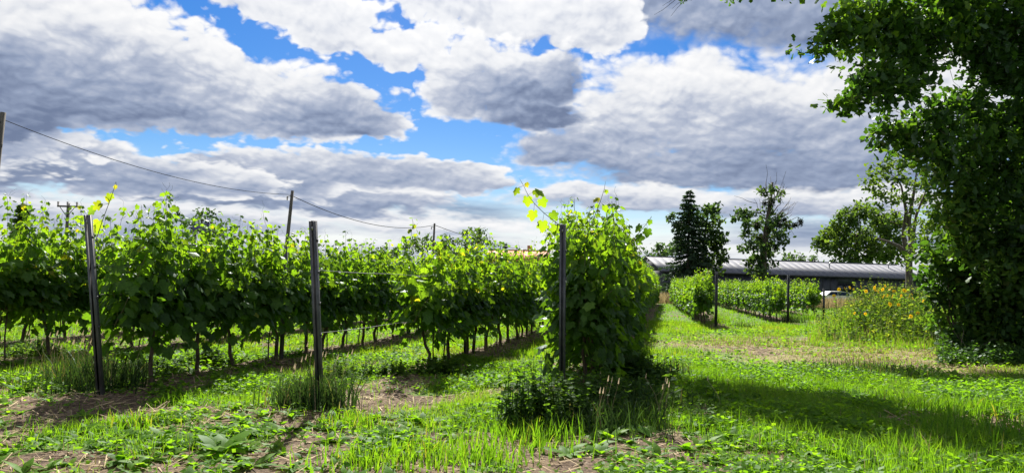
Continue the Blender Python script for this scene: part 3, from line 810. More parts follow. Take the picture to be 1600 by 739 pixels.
# ------------------------------------------------------------------ the big oak on the right
oak_px = [  # (px, py, depth, radius in m): the clumps that show in the frame
    (1268, 78, 15.0, .26), (1290, 62, 15.0, .34), (1312, 42, 15.1, .42), (1338, 22, 15.3, .55), (1338, 66, 15.2, .50), (1366, 48, 15.4, .62), (1390, 14, 15.6, .75),
    (1400, 80, 15.5, .62), (1430, 40, 15.8, .8), (1455, 75, 16, .6), (1322, 158, 14.8, .30), (1340, 148, 14.9, .42), (1362, 128, 15.0, .50), (1388, 118, 15.2, .52), (1385, 152, 15.1, .34),
    (1408, 140, 15.2, .38), (1430, 112, 15.6, .5), (1372, 214, 15.2, .32), (1392, 205, 15.3, .40), (1415, 222, 15.4, .42), (1440, 195, 15.6, .55), (1470, 165, 15.8, .5), (1470, 215, 15.8, .62),
    (1445, 240, 15.8, .40), (1480, 255, 16, .55), (1500, 20, 16.2, .95), (1540, 60, 16.5, 1.0), (1590, 20, 16.8, 1.2), (1600, 110, 16.8, 1.0), (1555, 120, 16.6, .75), (1515, 165, 16.4, .62),
    (1560, 190, 16.8, .85), (1605, 200, 17, 1.0), (1510, 225, 16.4, .7), (1545, 255, 16.8, .8), (1600, 280, 17, 1.0), (1500, 285, 16.4, .6), (1530, 320, 16.8, .8), (1580, 345, 17.2, 1.0),
    (1492, 335, 16.8, .55), (1620, 390, 17.4, 1.1), (1540, 380, 17.2, .8), (1500, 375, 17.2, .55), (1590, 430, 17.6, 1.0), (1640, 60, 17, 1.4), (1660, 200, 17.4, 1.4), (1660, 330, 17.8, 1.4), (1480, 30, 17, .7), (1465, 2, 16.5, .8)]
oak_cl = [(*P(a, b, d), r) for a, b, d, r in oak_px]
rng = np.random.default_rng(76)
for a, b, d, r in oak_px:                                     # a second depth of foliage behind the dense right part
    if a > 1500 and b > 310: oak_cl.append((*P(a + rng.uniform(-20, 30), b + rng.uniform(-25, 25), d + rng.uniform(1.2, 2.6)), r * 1.05))
TX, TY = 12.9, 18.4
rng = np.random.default_rng(77)
# the crown above the frame, and the long limb whose shadow crosses the grass
for sx, sy, h, r in [(2.9, 11.6, 11.6, .75), (3.6, 11.0, 11.4, .95), (4.3, 10.6, 11.2, 1.0), (3.0, 10.2, 11.0, .9), (4.0, 9.6, 10.8, 1.05), (4.9, 9.9, 10.9, .95), (5.3, 9.0, 10.6, 1.0), (4.6, 8.7, 10.4, .9),
                     (5.9, 8.4, 10.4, .95), (3.4, 9.2, 10.6, .7), (6.6, 7.8, 10.2, 1.0), (5.6, 7.4, 9.9, .8), (7.4, 7.2, 10.2, 1.0), (6.5, 6.6, 9.6, .9), (2.2, 11.0, 11.5, .45), (5.0, 6.6, 9.4, .5), (8.0, 6.0, 10, 1.0),
                     (7.0, 14.6, 12.6, .5), (7.9, 14.3, 12.4, .75), (8.9, 13.9, 12.2, .9), (9.9, 13.5, 12.0, .9), (10.9, 13.2, 12.0, .9), (9.4, 14.9, 12.6, .8)]:
    t = h / math.tan(R(SUN_EL))
    oak_cl.append((sx + t * math.sin(R(SUN_AZ)), sy - 0.9 + t * math.cos(R(SUN_AZ)), h, r))
for _ in range(34):
    a_ = rng.uniform(0, 2 * math.pi); q_ = rng.uniform(0.2, 1.0)
    h_ = rng.uniform(9.0, 14.5)
    rr = (1 - ((h_ - 10) / 7) ** 2) * 5.2 * q_
    x_, y_ = TX + 0.5 + rr * math.cos(a_), TY - 0.5 + rr * math.sin(a_)
    if (h_ - CAM_H) / y_ < 0.43: continue
    oak_cl.append((x_, y_, h_, rng.uniform(0.9, 1.4)))
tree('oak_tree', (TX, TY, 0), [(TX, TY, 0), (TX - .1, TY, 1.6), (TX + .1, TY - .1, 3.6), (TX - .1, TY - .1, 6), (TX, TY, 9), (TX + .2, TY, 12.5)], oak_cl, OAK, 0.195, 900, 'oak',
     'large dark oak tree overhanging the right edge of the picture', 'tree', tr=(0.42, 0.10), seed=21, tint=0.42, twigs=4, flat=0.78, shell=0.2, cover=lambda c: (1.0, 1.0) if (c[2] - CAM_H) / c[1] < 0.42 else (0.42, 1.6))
# the hanging bare twig at the top of the picture is a tip of the same oak's long limb: part of it
tw = MB(); rng = np.random.default_rng(4)
a0 = np.array(P(1085, -14, 19.5)); 
for ex, ey in ((1022, 24), (1035, 10), (1050, 14), (1048, 26)):
    tw.tube(limb_path(rng, a0, P(ex, ey, 19.3), 5, 0.05, 0.10), np.linspace(0.010, 0.003, 5), 4)
oakroot = bpy.data.objects['oak_tree']
to = tw.build('twig', M['bark'], oakroot); to.location = -Vector(oakroot.location)
lf = MB(); clump_leaves(lf, rng, np.array(P(1072, -2, 19.4)), 0.16, 34, OAK, 0.12, 0.6)
lo = lf.build('twig_leaves', M['oak'], oakroot); lo.location = -Vector(oakroot.location); tag(lo, kind='stuff')

# ------------------------------------------------------------------ shrubs under the oak
def shrub(name, spec, shape, size, per, mat, label, seed, tint=0.45, cat='shrub', group=None, stems=6, flat=0.85, shell=0.4):
    rng = np.random.default_rng(seed)
    cl = [(*P(a, b, d), r) for a, b, d, r in spec]
    bx = np.mean([c[0] for c in cl]); by = np.mean([c[1] for c in cl])
    root = empty(name, (bx, by, 0))
    st, cr = MB(), MB()
    for (x, y, z, r) in cl:
        c = np.array((x - bx, y - by, z))
        st.tube(limb_path(rng, (c[0] * 0.35 + rng.normal(0, .1), c[1] * 0.35 + rng.normal(0, .1), -0.1), c, 6, 0.02, 0.08), np.linspace(0.035, 0.008, 6), 5)
        clump_leaves(cr, rng, c, r, per * r * r, shape, size, tint + rng.normal(0, 0.17), flat, shell)
    tag(st.build('stem', M['bark'], root), kind='stuff'); tag(cr.build('foliage', M[mat], root), kind='stuff')
    tag(root, label, cat, group)
    return root
shrub('hazel_shrub', [(1462, 395, 19, .45), (1475, 425, 19, .55), (1500, 400, 19, .7), (1495, 450, 18.8, .7), (1530, 430, 18.6, .8), (1520, 480, 18.6, .7), (1555, 470, 18.4, .9), (1575, 420, 18.6, 1.0), (1500, 500, 18.8, .5),
                      (1545, 515, 18.5, .6), (1590, 500, 18.2, .9), (1620, 460, 18.2, 1.1), (1600, 545, 18.0, .7), (1560, 545, 18.3, .5), (1470, 462, 19.2, .45), (1640, 530, 18, 1.0), (1450, 430, 19.6, .35), (1482, 518, 19, .38), (1505, 535, 18.6, .42), (1530, 548, 18.4, .4), (1465, 500, 19.4, .3)], OVATE, 0.165, 850, 'hazel',
      'dense dark leafy shrub below the oak at the right edge', 31)
shrub('bright_shrub', [(1450, 345, 34, .9), (1465, 375, 34, 1.1), (1448, 395, 34, .8), (1480, 350, 34, 1.0), (1490, 390, 33, 1.0), (1455, 415, 33, .9), (1445, 372, 35, .7)], OVATE, 0.17, 330, 'bgleaf',
      'sunlit yellow-green bush behind the dark shrub', 33, tint=0.7)

# ------------------------------------------------------------------ background trees
def spruce(px, py_top, py_base, d, halfw, label, seed, levels=26, name='spruce_tree', mat='needle'):
    rng = np.random.default_rng(seed)
    top = P(px, py_top, d); H = top.z; base = (top.x, d, 0)
    root = empty(name, base)
    tk = MB(); tk.tube([(0, 0, -0.2), (0, 0, H * .5), (0, 0, H)], [0.02 * H, 0.012 * H, 0.01], 7); tk.build('trunk', M['bark'], root)
    cr = MB()
    pos, Yd, Zh, sz = [], [], [], []
    for i in range(levels):
        u = i / (levels - 1); z = H * (0.10 + 0.88 * u)
        L = halfw * (1 - u) ** 0.75 * rng.uniform(0.75, 1.15) + 0.12
        for j in range(17):
            th = rng.uniform(0, 2 * np.pi); l = L * rng.uniform(0.6, 1.12)
            m = max(4, int(l * 11))
            for s in np.linspace(0.15, 1, m):
                p = np.array([np.cos(th) * l * s, np.sin(th) * l * s, z - 0.30 * l * s + 0.12 * l * s * s])
                for _ in range(2):
                    pos.append(p + rng.normal(0, 0.05, 3))
                    Yd.append([np.cos(th) + rng.normal(0, .7), np.sin(th) + rng.normal(0, .7), -0.5 + rng.normal(0, .3)])
                    Zh.append(rng.normal(0, 1, 3) + [0, 0, 1]); sz.append(rng.uniform(0.22, 0.42))
    pos, Yd, Zh = map(np.array, (pos, Yd, Zh)); X, Y, Z = frame(Yd, Zh)
    cr.scatter(*QUAD, pos, X * 0.75, Y, Z, np.array(sz), np.clip(rng.normal(0.5, 0.2, len(pos)), 0, 1))
    tag(cr.build('crown', M[mat], root), kind='stuff')
    tag(root, label, 'tree', 'far trees')
    return root
def pxtree(name, d, trunk_px, spec, size, per, mat, label, seed, tr=(0.25, .06), tint=0.5, shape=OVATE, spread=1.2, twigs=3, group='far trees', flat=0.85, shell=0.45):
    rng = np.random.default_rng(seed + 900)
    b = P(*trunk_px[0], d); base = (b.x, d, 0)
    tr_w = [base] + [tuple(P(a, c, d)) for a, c in trunk_px[1:]]
    cl = [(*P(a, c, d + rng.normal(0, spread)), r) for a, c, r in spec]
    return tree(name, base, tr_w, cl, shape, size, per, mat, label, 'tree', group, tr, seed, tint, twigs, flat, shell=shell)

spruce(1077, 296, 430, 72, 2.7, 'tall dark pointed spruce in front of the barn', 41)
pxtree('broadleaf_tree', 73, [(1102, 432), (1100, 380), (1105, 340)], [(1108, 330, .9), (1122, 345, .8), (1098, 350, 1.0), (1118, 368, 1.1), (1130, 372, .6), (1105, 385, 1.1), (1122, 395, 1.0), (1132, 402, .6), (1100, 410, .9), (1115, 415, .8), (1093, 335, .7), (1050, 340, .5), (1060, 350, .6), (1058, 385, .7), (1085, 415, .9)],
       0.42, 170, 'darkleaf', 'dark round-crowned tree growing against the tall spruce', 42, tint=0.5)
mt = pxtree('broadleaf_tree', 70, [(1190, 445), (1193, 400), (1197, 360), (1203, 320), (1207, 285)],
       [(1205, 296, .55), (1192, 303, .6), (1214, 312, .5), (1220, 300, .3), (1158, 332, .8), (1150, 338, .5), (1172, 332, .6), (1178, 350, .9), (1165, 365, .7), (1195, 345, .7), (1214, 345, .6), (1226, 350, .6), (1212, 365, .9), (1190, 372, .9), (1172, 385, .9), (1205, 388, .8),
        (1225, 380, .5), (1184, 405, .9), (1178, 422, .8), (1198, 412, .7), (1222, 335, .4), (1157, 385, .4), (1235, 352, .3), (1200, 330, .6), (1205, 355, .7), (1198, 395, .8), (1186, 388, .8), (1200, 375, .7), (1165, 348, .6), (1218, 372, .6), (1186, 425, .8), (1168, 410, .5)], 0.34, 190, 'darkleaf', 'sparse broken tree hung with dark mistletoe balls', 43, tr=(0.36, .10), tint=0.62, twigs=5, flat=0.5)
# bare branches in its top
bt = MB(); rng = np.random.default_rng(8); b0 = np.array(mt.location)
for ex, ey in ((1222, 285), (1230, 292), (1196, 284), (1213, 282), (1236, 308), (1178, 310), (1240, 325), (1233, 318), (1250, 350), (1248, 338)):
    s_ = np.array(P(1203 + (ex - 1203) * .2, min(ey + 40, 350), 70)) - b0
    e_ = np.array(P(ex, ey, 70 + rng.normal(0, .8))) - b0
    pth = limb_path(rng, s_, e_, 6, 0.0, 0.12); bt.tube(pth, np.linspace(0.05, 0.012, 6), 4)
    for _ in range(2): bt.tube(limb_path(rng, pth[rng.integers(2, 5)], e_ + rng.normal(0, 0.6, 3), 4, 0, .1), np.linspace(0.03, 0.012, 4), 3)
tag(bt.build('bare_branch', M['bark'], mt), kind='stuff')
M['mistletoe'] = leaf_mat('mistletoe_leaf', [(0.0, (0.012, 0.022, 0.012)), (1.0, (0.028, 0.045, 0.020))], (1.2, 1.2, 0.8), 0.2, 0.01)
for i, (a, c, r, pos_) in enumerate([(1250, 347, .32, 'rightmost'), (1242, 352, .26, 'second from the right'), (1218, 352, .34, 'middle'), (1224, 344, .26, 'right of the trunk'), (1205, 318, .45, 'by the upper trunk'), (1196, 318, .35, 'left of the upper trunk'), (1193, 298, .3, 'topmost'), (1212, 345, .3, 'near the trunk'), (1183, 352, .3, 'left side'), (1212, 385, .3, 'lowest')]):
    q = P(a, c, 69.5); root = empty('mistletoe', tuple(q)); rng = np.random.default_rng(60 + i); cr = MB()
    clump_leaves(cr, rng, (0, 0, 0), r, 260, QUAD, 0.13, 0.25, 1.0, 0.2)
    tag(cr.build('leaves', M['mistletoe'], root), kind='stuff')
    st = MB()
    for _ in range(9): st.tube([(0, 0, 0), tuple(rdir(rng, 1)[0] * r * .9)], [0.02, 0.008], 3)
    tag(st.build('twig', M['bark'], root), kind='stuff')
    tag(root, f'{pos_} dark mistletoe ball in the sparse tree', 'mistletoe', 'mistletoe balls')
pxtree('ash_tree', 58, [(1421, 445), (1420, 405), (1412, 370), (1416, 330), (1408, 290)],
       [(1352, 285, .6), (1365, 272, .7), (1358, 295, .4), (1380, 262, .8), (1398, 255, .8), (1420, 258, .9), (1445, 262, .9), (1385, 285, .9), (1405, 280, .9), (1372, 300, .7), (1392, 310, .8), (1412, 305, .8), (1432, 285, .9), (1455, 285, .9), (1440, 310, .8), (1378, 322, .5), (1400, 330, .6), (1425, 330, .5), (1470, 270, .9), (1460, 310, .7), (1384, 345, .4)],
       0.30, 150, 'bgleaf', 'slender airy ash tree with forked trunk before the barn end', 44, tr=(0.30, .07), tint=0.62, twigs=5, shell=0.25)
fk = MB(); rng = np.random.default_rng(3); ash = bpy.data.objects['ash_tree']; b0 = np.array(ash.location)
for pts in ([(1421, 410), (1426, 370), (1432, 335), (1446, 300)], [(1424, 385), (1420, 345), (1428, 300), (1432, 270)], [(1420, 400), (1404, 385), (1388, 378), (1370, 372)]):
    fk.tube([np.array(P(a, c, 58)) - b0 for a, c in pts], np.linspace(0.22, 0.05, 4), 7)
fk.build('fork', M['bark'], ash, smooth=True)
pxtree('broadleaf_tree', 118, [(1340, 440), (1338, 400), (1340, 360)], [(1300, 358, 2.2), (1290, 385, 1.8), (1320, 340, 2.2), (1345, 332, 2.4), (1370, 340, 2.2), (1388, 355, 2.2), (1330, 365, 2.6), (1360, 370, 2.6), (1310, 385, 2.2), (1345, 395, 2.4), (1375, 390, 2.4), (1395, 380, 2.0), (1283, 372, 1.2), (1398, 402, 2), (1320, 405, 2), (1405, 350, 1.5)],
       0.62, 75, 'bgleaf', 'broad rounded green tree rising behind the barn roof', 45, tr=(0.55, .2), tint=0.62, spread=1.6)
for i, (a, tp, hw, lab) in enumerate([(1232, 396, 1.3, 'left small tree top peeping over the barn roof'), (1250, 397, 1.6, 'middle small tree top peeping over the barn roof'), (1274, 400, 1.2, 'right small tree top peeping over the barn roof')]):
    pxtree('distant_tree', 150, [(a, 445), (a, 415), (a, tp + 6)], [(a, tp + 6, 1.0 * hw), (a - 4, tp + 14, 1.1 * hw), (a + 5, tp + 13, 1.0 * hw), (a, tp + 22, 1.2 * hw)], 0.6, 40, 'darkleaf', lab, 150 + i)
pxtree('distant_tree', 105, [(1028, 440), (1028, 400), (1028, 392)], [(1016, 395, 1.1), (1028, 389, 1.2), (1040, 394, 1.1), (1022, 402, 1.2), (1036, 404, 1.2), (1050, 385, .9), (1008, 404, .9)], 0.5, 48, 'darkleaf', 'low dark tree behind the left gable of the barn', 160)
# trees over the vines on the left half
pxtree('dark_tree', 60, [(318, 425), (316, 380), (315, 345)], [(275, 332, .45), (285, 345, .6), (305, 340, .7), (318, 332, .6), (330, 343, .8), (315, 355, 1.0), (340, 352, .6), (296, 358, .8), (354, 350, .35), (330, 365, 1.0), (350, 362, .5)], 0.30, 110, 'darkleaf', 'dark ragged tree showing above the left vines', 170, tint=0.4)
pxtree('birch_tree', 85, [(737, 435), (737, 395), (738, 372)], [(727, 368, .8), (738, 362, .9), (750, 366, .9), (757, 374, .7), (722, 378, .7), (738, 378, 1.2), (752, 386, 1.0), (728, 390, 1.0)], 0.36, 90, 'bgleaf', 'rounded weeping birch top above the vines by the red roof', 171, tint=0.35)
pxtree('dark_tree', 95, [(697, 435), (697, 400), (697, 380)], [(697, 376, 1.0), (690, 385, 1.2), (704, 388, 1.2), (697, 396, 1.4)], 0.42, 70, 'needle', 'dark conical thuja left of the birch', 172)
pxtree('dark_tree', 95, [(660, 435), (660, 400), (660, 380)], [(655, 378, 1.0), (668, 376, .9), (645, 386, 1.1), (660, 388, 1.2), (676, 384, 1.0), (636, 384, .8)], 0.42, 60, 'darkleaf', 'dark bushy tree beside the far utility pole', 173)
pxtree('dark_tree', 110, [(605, 435), (605, 405), (605, 392)], [(598, 392, 1.2), (610, 394, 1.2), (588, 398, 1.1), (622, 400, 1.1), (604, 404, 1.4), (545, 394, 1.0), (552, 402, 1.2)], 0.5, 50, 'darkleaf', 'low dark tree behind the vines right of the middle post', 174)
spruce(790, 380, 436, 140, 1.6, 'small spruce tip left of the red-roofed house', 175, 16)
spruce(36, 318, 420, 48, 0.75, 'young pale conifer tip at the far left', 176, 18, 'conifer_tree', 'bgleaf')
# a low belt of far woods that reads as one mass
rng = np.random.default_rng(12); tl = MB()
for i in range(150):
    x = rng.uniform(-320, 330); y = rng.uniform(330, 420)
    hgt = rng.uniform(2.5, 5.5)
    clump_leaves(tl, rng, (x, y, hgt * 0.5), hgt * 0.95, 170, QUAD, 1.5, 0.4, 0.75, 0.5)
tag(tl.build('distant_wood', M['darkleaf']), 'low dark belt of woods on the horizon', 'woods', kind='stuff')

# ------------------------------------------------------------------ barn
def barn():
    d0 = 88.0
    L0 = P(1036, 440, d0); L0.z = 0
    axd = Vector((1, 0.16, 0)).normalized(); bk = Vector((-axd.y, axd.x, 0))
    LEN, HW, EH, RH = 33.0, 5.0, 3.35, 5.05
    root = empty('barn', tuple(L0)); root.rotation_euler = (0, 0, math.atan2(axd.y, axd.x))
    wall = MB(); wall.box(0.03, LEN - 0.03, 0.03, 2 * HW - 0.03, -0.2, EH - 0.02)
    for x in (0.03, LEN - 0.23):                          # gable walls
        V = [(x, 0.04, EH - 0.03), (x, 2 * HW - 0.04, EH - 0.03), (x, HW, RH - 0.06), (x + .2, 0.04, EH - 0.03), (x + .2, 2 * HW - 0.04, EH - 0.03), (x + .2, HW, RH - 0.06)]
        wall.add(V, [(0, 1, 2), (3, 5, 4), (0, 3, 4), (0, 4, 1), (1, 4, 5), (1, 5, 2), (0, 2, 5), (0, 5, 3)])
    wo_ = wall.build('wall', M['navy'], root)
    pm = MB(); pm.box(0.015, 0.985, -0.012, 0.028, 0.02, EH - 0.05); pm = pm.mesh('cladding_panel', M['navy'])
    for i in range(33):
        if 22 <= i <= 23: continue
        p = obj('cladding_panel', pm, wo_, (i, (i % 3) * -0.004, 0))
    sl_ = math.hypot(HW + .35, RH - EH); ang = math.atan2(RH - EH, HW)
    rp = MB(); rp.box(0.0, 0.985, 0, sl_ + 0.05, 0, 0.05)
    rp.box(0.985, 1.015, 0, sl_ + 0.05, 0.002, 0.062)
    rp = rp.mesh('roof_panel', M['roof_metal'])
    roof = MB(); roof.box(-0.35, LEN + .35, HW - 0.16, HW + 0.16, RH + 0.02, RH + 0.12)
    ro = roof.build('roof', M['roof_metal'], root)
    for side in (0, 1):
        for i in range(34):
            o = obj('roof_panel', rp, ro)
            if side == 0:
                o.location = (i - 0.4, -0.35, EH - 0.35 * math.tan(ang) + 0.02); o.rotation_euler = (ang, 0, 0)
            else:
                o.location = (i + 0.6, 2 * HW + 0.35, EH - 0.35 * math.tan(ang) + 0.02); o.rotation_euler = (ang, 0, math.pi)
    g = MB(); g.box(-0.4, LEN + .4, -0.47, -0.36, EH - 0.22, EH - 0.09); g.build('gutter', M['trim'], root)
    for x0, wd, z0, z1 in ((22.0, 2.0, 1.25, 2.35),):
        fr = MB(); fr.box(x0 + .02, x0 + wd - .02, -0.05, 0.0, z0 - .06, z0); fr.box(x0 + .02, x0 + wd - .02, -0.05, 0.0, z1, z1 + .06)
        for xx in (x0 + .02, x0 + wd / 2 - .03, x0 + wd - .08): fr.box(xx, xx + .06, -0.048, 0.0, z0, z1)
        wn = fr.build('window', M['trim'], root)
        for xx in (x0 + .08, x0 + wd / 2 + .03):
            pa = MB(); pa.box(xx, xx + wd / 2 - .11, -0.02, 0.0, z0 + .002, z1 - .002); pa.build('pane', M['glass'], wn)
        for zz0, zz1 in ((0, z0 - .07), (z1 + .07, EH - .05)):
            sp = MB(); sp.box(x0 + .015, x0 + wd - .015, -0.012, 0.028, zz0, zz1); sp.build('cladding_panel', M['navy'], wo_)
    dr = MB(); dr.box(3.1, 4.2, -0.06, -0.02, 0.02, 2.2); do = dr.build('door', M['trim'], root)
    hd = MB(); hd.box(4.0, 4.1, -0.10, -0.061, 1.0, 1.06); hd.build('handle', M['wire'], do)
    for x, f in ((22.6, .55), (31.2, .7)):
        z = EH + (f) * (RH - EH); y = HW * f
        v = MB(); v.tube([(x, y, z), (x, y, z + .55), (x + .12, y, z + .72), (x + .4, y, z + .70)], 0.09, 8); v.build('vent_pipe', M['wire'], root)
    tag(root, 'long low dark-walled barn with pale metal roof behind the trees', 'barn')
barn()

# ------------------------------------------------------------------ white car by the barn
def car():
    q = P(1300, 452, 82.0)
    root = empty('parked_car', (q.x, q.y, 0), R(8))
    prof = [(-2.1, .35), (-2.12, .75), (-1.95, .95), (-1.2, 1.02), (-.55, 1.46), (.75, 1.50), (1.55, 1.40), (2.05, .98), (2.12, .6), (2.1, .35)]
    n = len(prof); mb = MB(); V = []
    for s, k in ((-1, 1), (1, 1)):
        for x, z in prof:
            V.append((x, s * (0.86 if z < 1.1 else 0.66), z))
    F = []
    for i in range(n):
        j = (i + 1) % n
        F += [(i, j, n + j), (i, n + j, n + i)]
    for o_ in (0, n): F += [(o_, o_ + i, o_ + i + 1) for i in range(1, n - 1)]
    mb.add(V, F); mb.build('body', M['white'], root)
    for s in (-1, 1):
        g = MB(); y = s * 0.80
        g.add([(-.95, y, 1.06), (.2, y, 1.06), (.2, s * .70, 1.40), (-.48, s * .70, 1.40)], [(0, 1, 2), (0, 2, 3)])
        g.add([(.28, y, 1.06), (1.6, y, 1.06), (1.4, s * .70, 1.36), (.28, s * .70, 1.40)], [(0, 1, 2), (0, 2, 3)])
        g.build('side_window', M['glass'], root)
        for x in (-1.3, 1.3):
            th = np.linspace(0, 2 * np.pi, 14)
            t = MB(); t.tube([(x, s * .70, .31), (x, s * .89, .31)], 0.31, 14); wo_ = t.build('wheel', M['rubber'], root)
            h = MB(); h.tube([(x, s * .891, .31), (x, s * .90, .31)], 0.19, 12); h.build('rim', M['wire'], wo_)
    for y in (-.55, .55):
        h = MB(); h.box(-2.135, -2.10, y - .18, y + .18, .68, .82); h.build('headlight', M['glass'], root)
    tag(root, 'white parked car half hidden behind the weeds before the barn', 'car')
car()

# ------------------------------------------------------------------ red-roofed house far behind the vines
def house():
    d = 125.0; q = P(812, 402, d)
    root = empty('red_roofed_house', (q.x, d, 0), R(-6))
    EH, RH, L, Wd = 4.6, 6.7, 5.2, 4.0
    wl = MB(); wl.box(-L + .3, L - .3, -Wd + .3, Wd - .3, -0.2, EH)
    for x in (-L + .3, L - .3):
        wl.add([(x, -Wd + .31, EH), (x, Wd - .31, EH), (x, 0, RH - .1)], [(0, 1, 2)])
    wl.build('wall', M['plaster'], root)
    ang = math.atan2(RH - EH, Wd); S = math.hypot(Wd, RH - EH)
    rf = MB(); rf.box(-L, L, -.12, .12, RH, RH + .14); ro = rf.build('roof', M['tile'], root)
    cm = MB(); cm.box(0, 0.98, 0, S, 0, .08); cm.box(0.0, .98, 0, .02, .08, .12); cm = cm.mesh('tile_course', M['tile'])
    for s in (0, 1):
        for i in range(int(2 * L)):
            o = obj('tile_strip', cm, ro)
            o.location = (-L + i if s == 0 else -L + i + 1, -Wd if s == 0 else Wd, EH); o.rotation_euler = (ang, 0, 0 if s == 0 else math.pi)
    ch = MB(); ch.box(1.2, 1.8, .3, .9, RH - .5, RH + .9); ch.build('chimney', M['tile'], ro)
    for x in (-2.5, 0.5, 3):
        f = MB(); f.box(x - .5, x + .5, -Wd + .24, -Wd + .299, 1.6, 2.9); wn = f.build('window', M['white'], root)
        p = MB(); p.box(x - .42, x + .42, -Wd + .22, -Wd + .239, 1.68, 2.82); p.build('pane', M['glass'], wn)
    tag(root, 'distant house with an orange-red tiled roof above the vines', 'house')
house()
# purple box-like roof above the left vines
q = P(316, 354, 46.0); root = empty('purple_box', (q.x, q.y, 0), R(5))
mb = MB(); mb.box(-.46, .46, -.35, .35, q.z - .32, q.z + .10); mb.build('box_body', M['purple'], root)
mb = MB(); mb.box(-.50, .50, -.39, .39, q.z + .102, q.z + .17); mb.build('lid', M['purple'], root)
for sx in (-.38, .38):
    mb = MB(); mb.box(sx - .04, sx + .04, -.04, .04, -0.2, q.z - .321); mb.build('stand_leg', M['wood_pole'], root)
tag(root, 'small purple box on a stand peeping over the left vines', 'box')

# ------------------------------------------------------------------ utility poles and lines
def pole(px, py, d, label, lean=0.0, arm=0.0):
    t = P(px, py, d)
    root = empty('utility_pole', (t.x - lean * t.z, d, 0))
    mb = MB(); mb.tube([(0, 0, -.3), (lean * t.z * .5, 0, t.z * .5), (lean * t.z, 0, t.z)], [0.17, 0.14, 0.115], 9); mb.build('pole', M['wood_pole'], root, smooth=True)
    if arm:
        mb = MB(); mb.box(lean * t.z - arm, lean * t.z + arm, -.13, -.05 - .06, t.z - .32, t.z - .18); a = mb.build('crossarm', M['wood_pole'], root)
        for x in (-arm + .08, 0.0, arm - .08):
            i_ = MB(); i_.tube([(lean * t.z + x, -.12, t.z - .18), (lean * t.z + x, -.12, t.z + .12)], [0.06, 0.09], 7); i_.build('insulator', M['porcelain'], a)
        for s in (-1, 1):
            b = MB(); b.tube([(lean * t.z + s * arm * .7, -.12, t.z - .33), (lean * t.z, -.12, t.z - 1.1)], 0.03, 5); b.build('brace', M['steel'], root)
    else:
        b = MB(); b.tube([(lean * t.z - .35, -.1, t.z - .45), (lean * t.z, -.15, t.z - .42)], 0.03, 5); br = b.build('bracket', M['steel'], root)
        i_ = MB(); i_.tube([(lean * t.z - .33, -.1, t.z - .75), (lean * t.z - .33, -.1, t.z - .46)], [0.05, 0.07], 7); i_.build('insulator', M['porcelain'], br)
    tag(root, label, 'utility pole', 'utility poles')
    return t
t1 = pole(5, 176, 32.0, 'nearest tall utility pole cut off at the left picture edge', 0.05)
t2 = pole(457, 298, 57.0, 'slightly leaning utility pole behind the vines near the middle steel post', 0.06)
t3 = pole(679, 349, 90.0, 'small far utility pole above the vines near the birch', 0.02)
pole(107, 318, 62.0, 'utility pole with a crossarm above the left vines', 0.0, 0.85)
def cable(a, b, sag, label, r=0.03):
    ts = np.linspace(0, 1, 40)
    pts = [tuple(a.lerp(b, t) - Vector((0, 0, sag * 4 * t * (1 - t)))) for t in ts]
    mb = MB(); mb.tube(pts, r, 5); tag(mb.build('power_line', M['cable']), label, 'cable', 'overhead power lines')
cable(t1 - Vector((0, 0, .3)), t2 - Vector((0, 0, .3)), 0.75, 'long dark overhead cable sagging from the left edge to the second pole', .017)
cable(t2 - Vector((0, 0, .4)), t3 - Vector((0, 0, .2)), 1.15, 'overhead cable sagging between the second and the far pole', .028)
cable(t3 - Vector((0, 0, .2)), P(860, 392, 150), 0.9, 'faint overhead cable running right from the far pole', .035)

def blades(mb, rng, x, y, z, h, wd, tint, lean=.3, seg=2):
    n = len(x); th = rng.uniform(0, 2 * np.pi, n); ph = rng.uniform(0, 2 * np.pi, n)
    wv_ = np.stack([np.cos(th), np.sin(th), np.zeros(n)], 1); lv = np.stack([np.cos(ph), np.sin(ph), np.zeros(n)], 1)
    ln = np.abs(rng.normal(0, lean, n)) + .05
    b = np.stack([x, y, z], 1)
    wd = wd * rng.uniform(.6, 1.3, n)
    L = []
    for k in range(seg):
        s = k / seg
        c = b + lv * (ln * h * s ** 1.8)[:, None] + np.array([0, 0, 1.0]) * (h * s * (1 - .25 * ln * s))[:, None]
        ww = (wd * (1 - .75 * s))[:, None]
        L += [c - wv_ * ww, c + wv_ * ww]
    L.append(b + lv * (ln * h)[:, None] + np.array([0, 0, 1.0]) * (h * (1 - .28 * np.minimum(ln, 1.6)))[:, None])
    m = 2 * seg + 1
    V = np.stack(L, 1)
    T = []
    for k in range(seg - 1): T += [(2 * k, 2 * k + 1, 2 * k + 3), (2 * k, 2 * k + 3, 2 * k + 2)]
    T.append((2 * seg - 2, 2 * seg - 1, 2 * seg))
    F = np.array(T)[None] + (np.arange(n) * m)[:, None, None]
    tv = np.repeat(tint, m).reshape(n, m) + np.linspace(-.1, .1, m)[None]
    mb.add(V.reshape(-1, 3), F.reshape(-1, 3), np.clip(tv.ravel(), 0, 1))
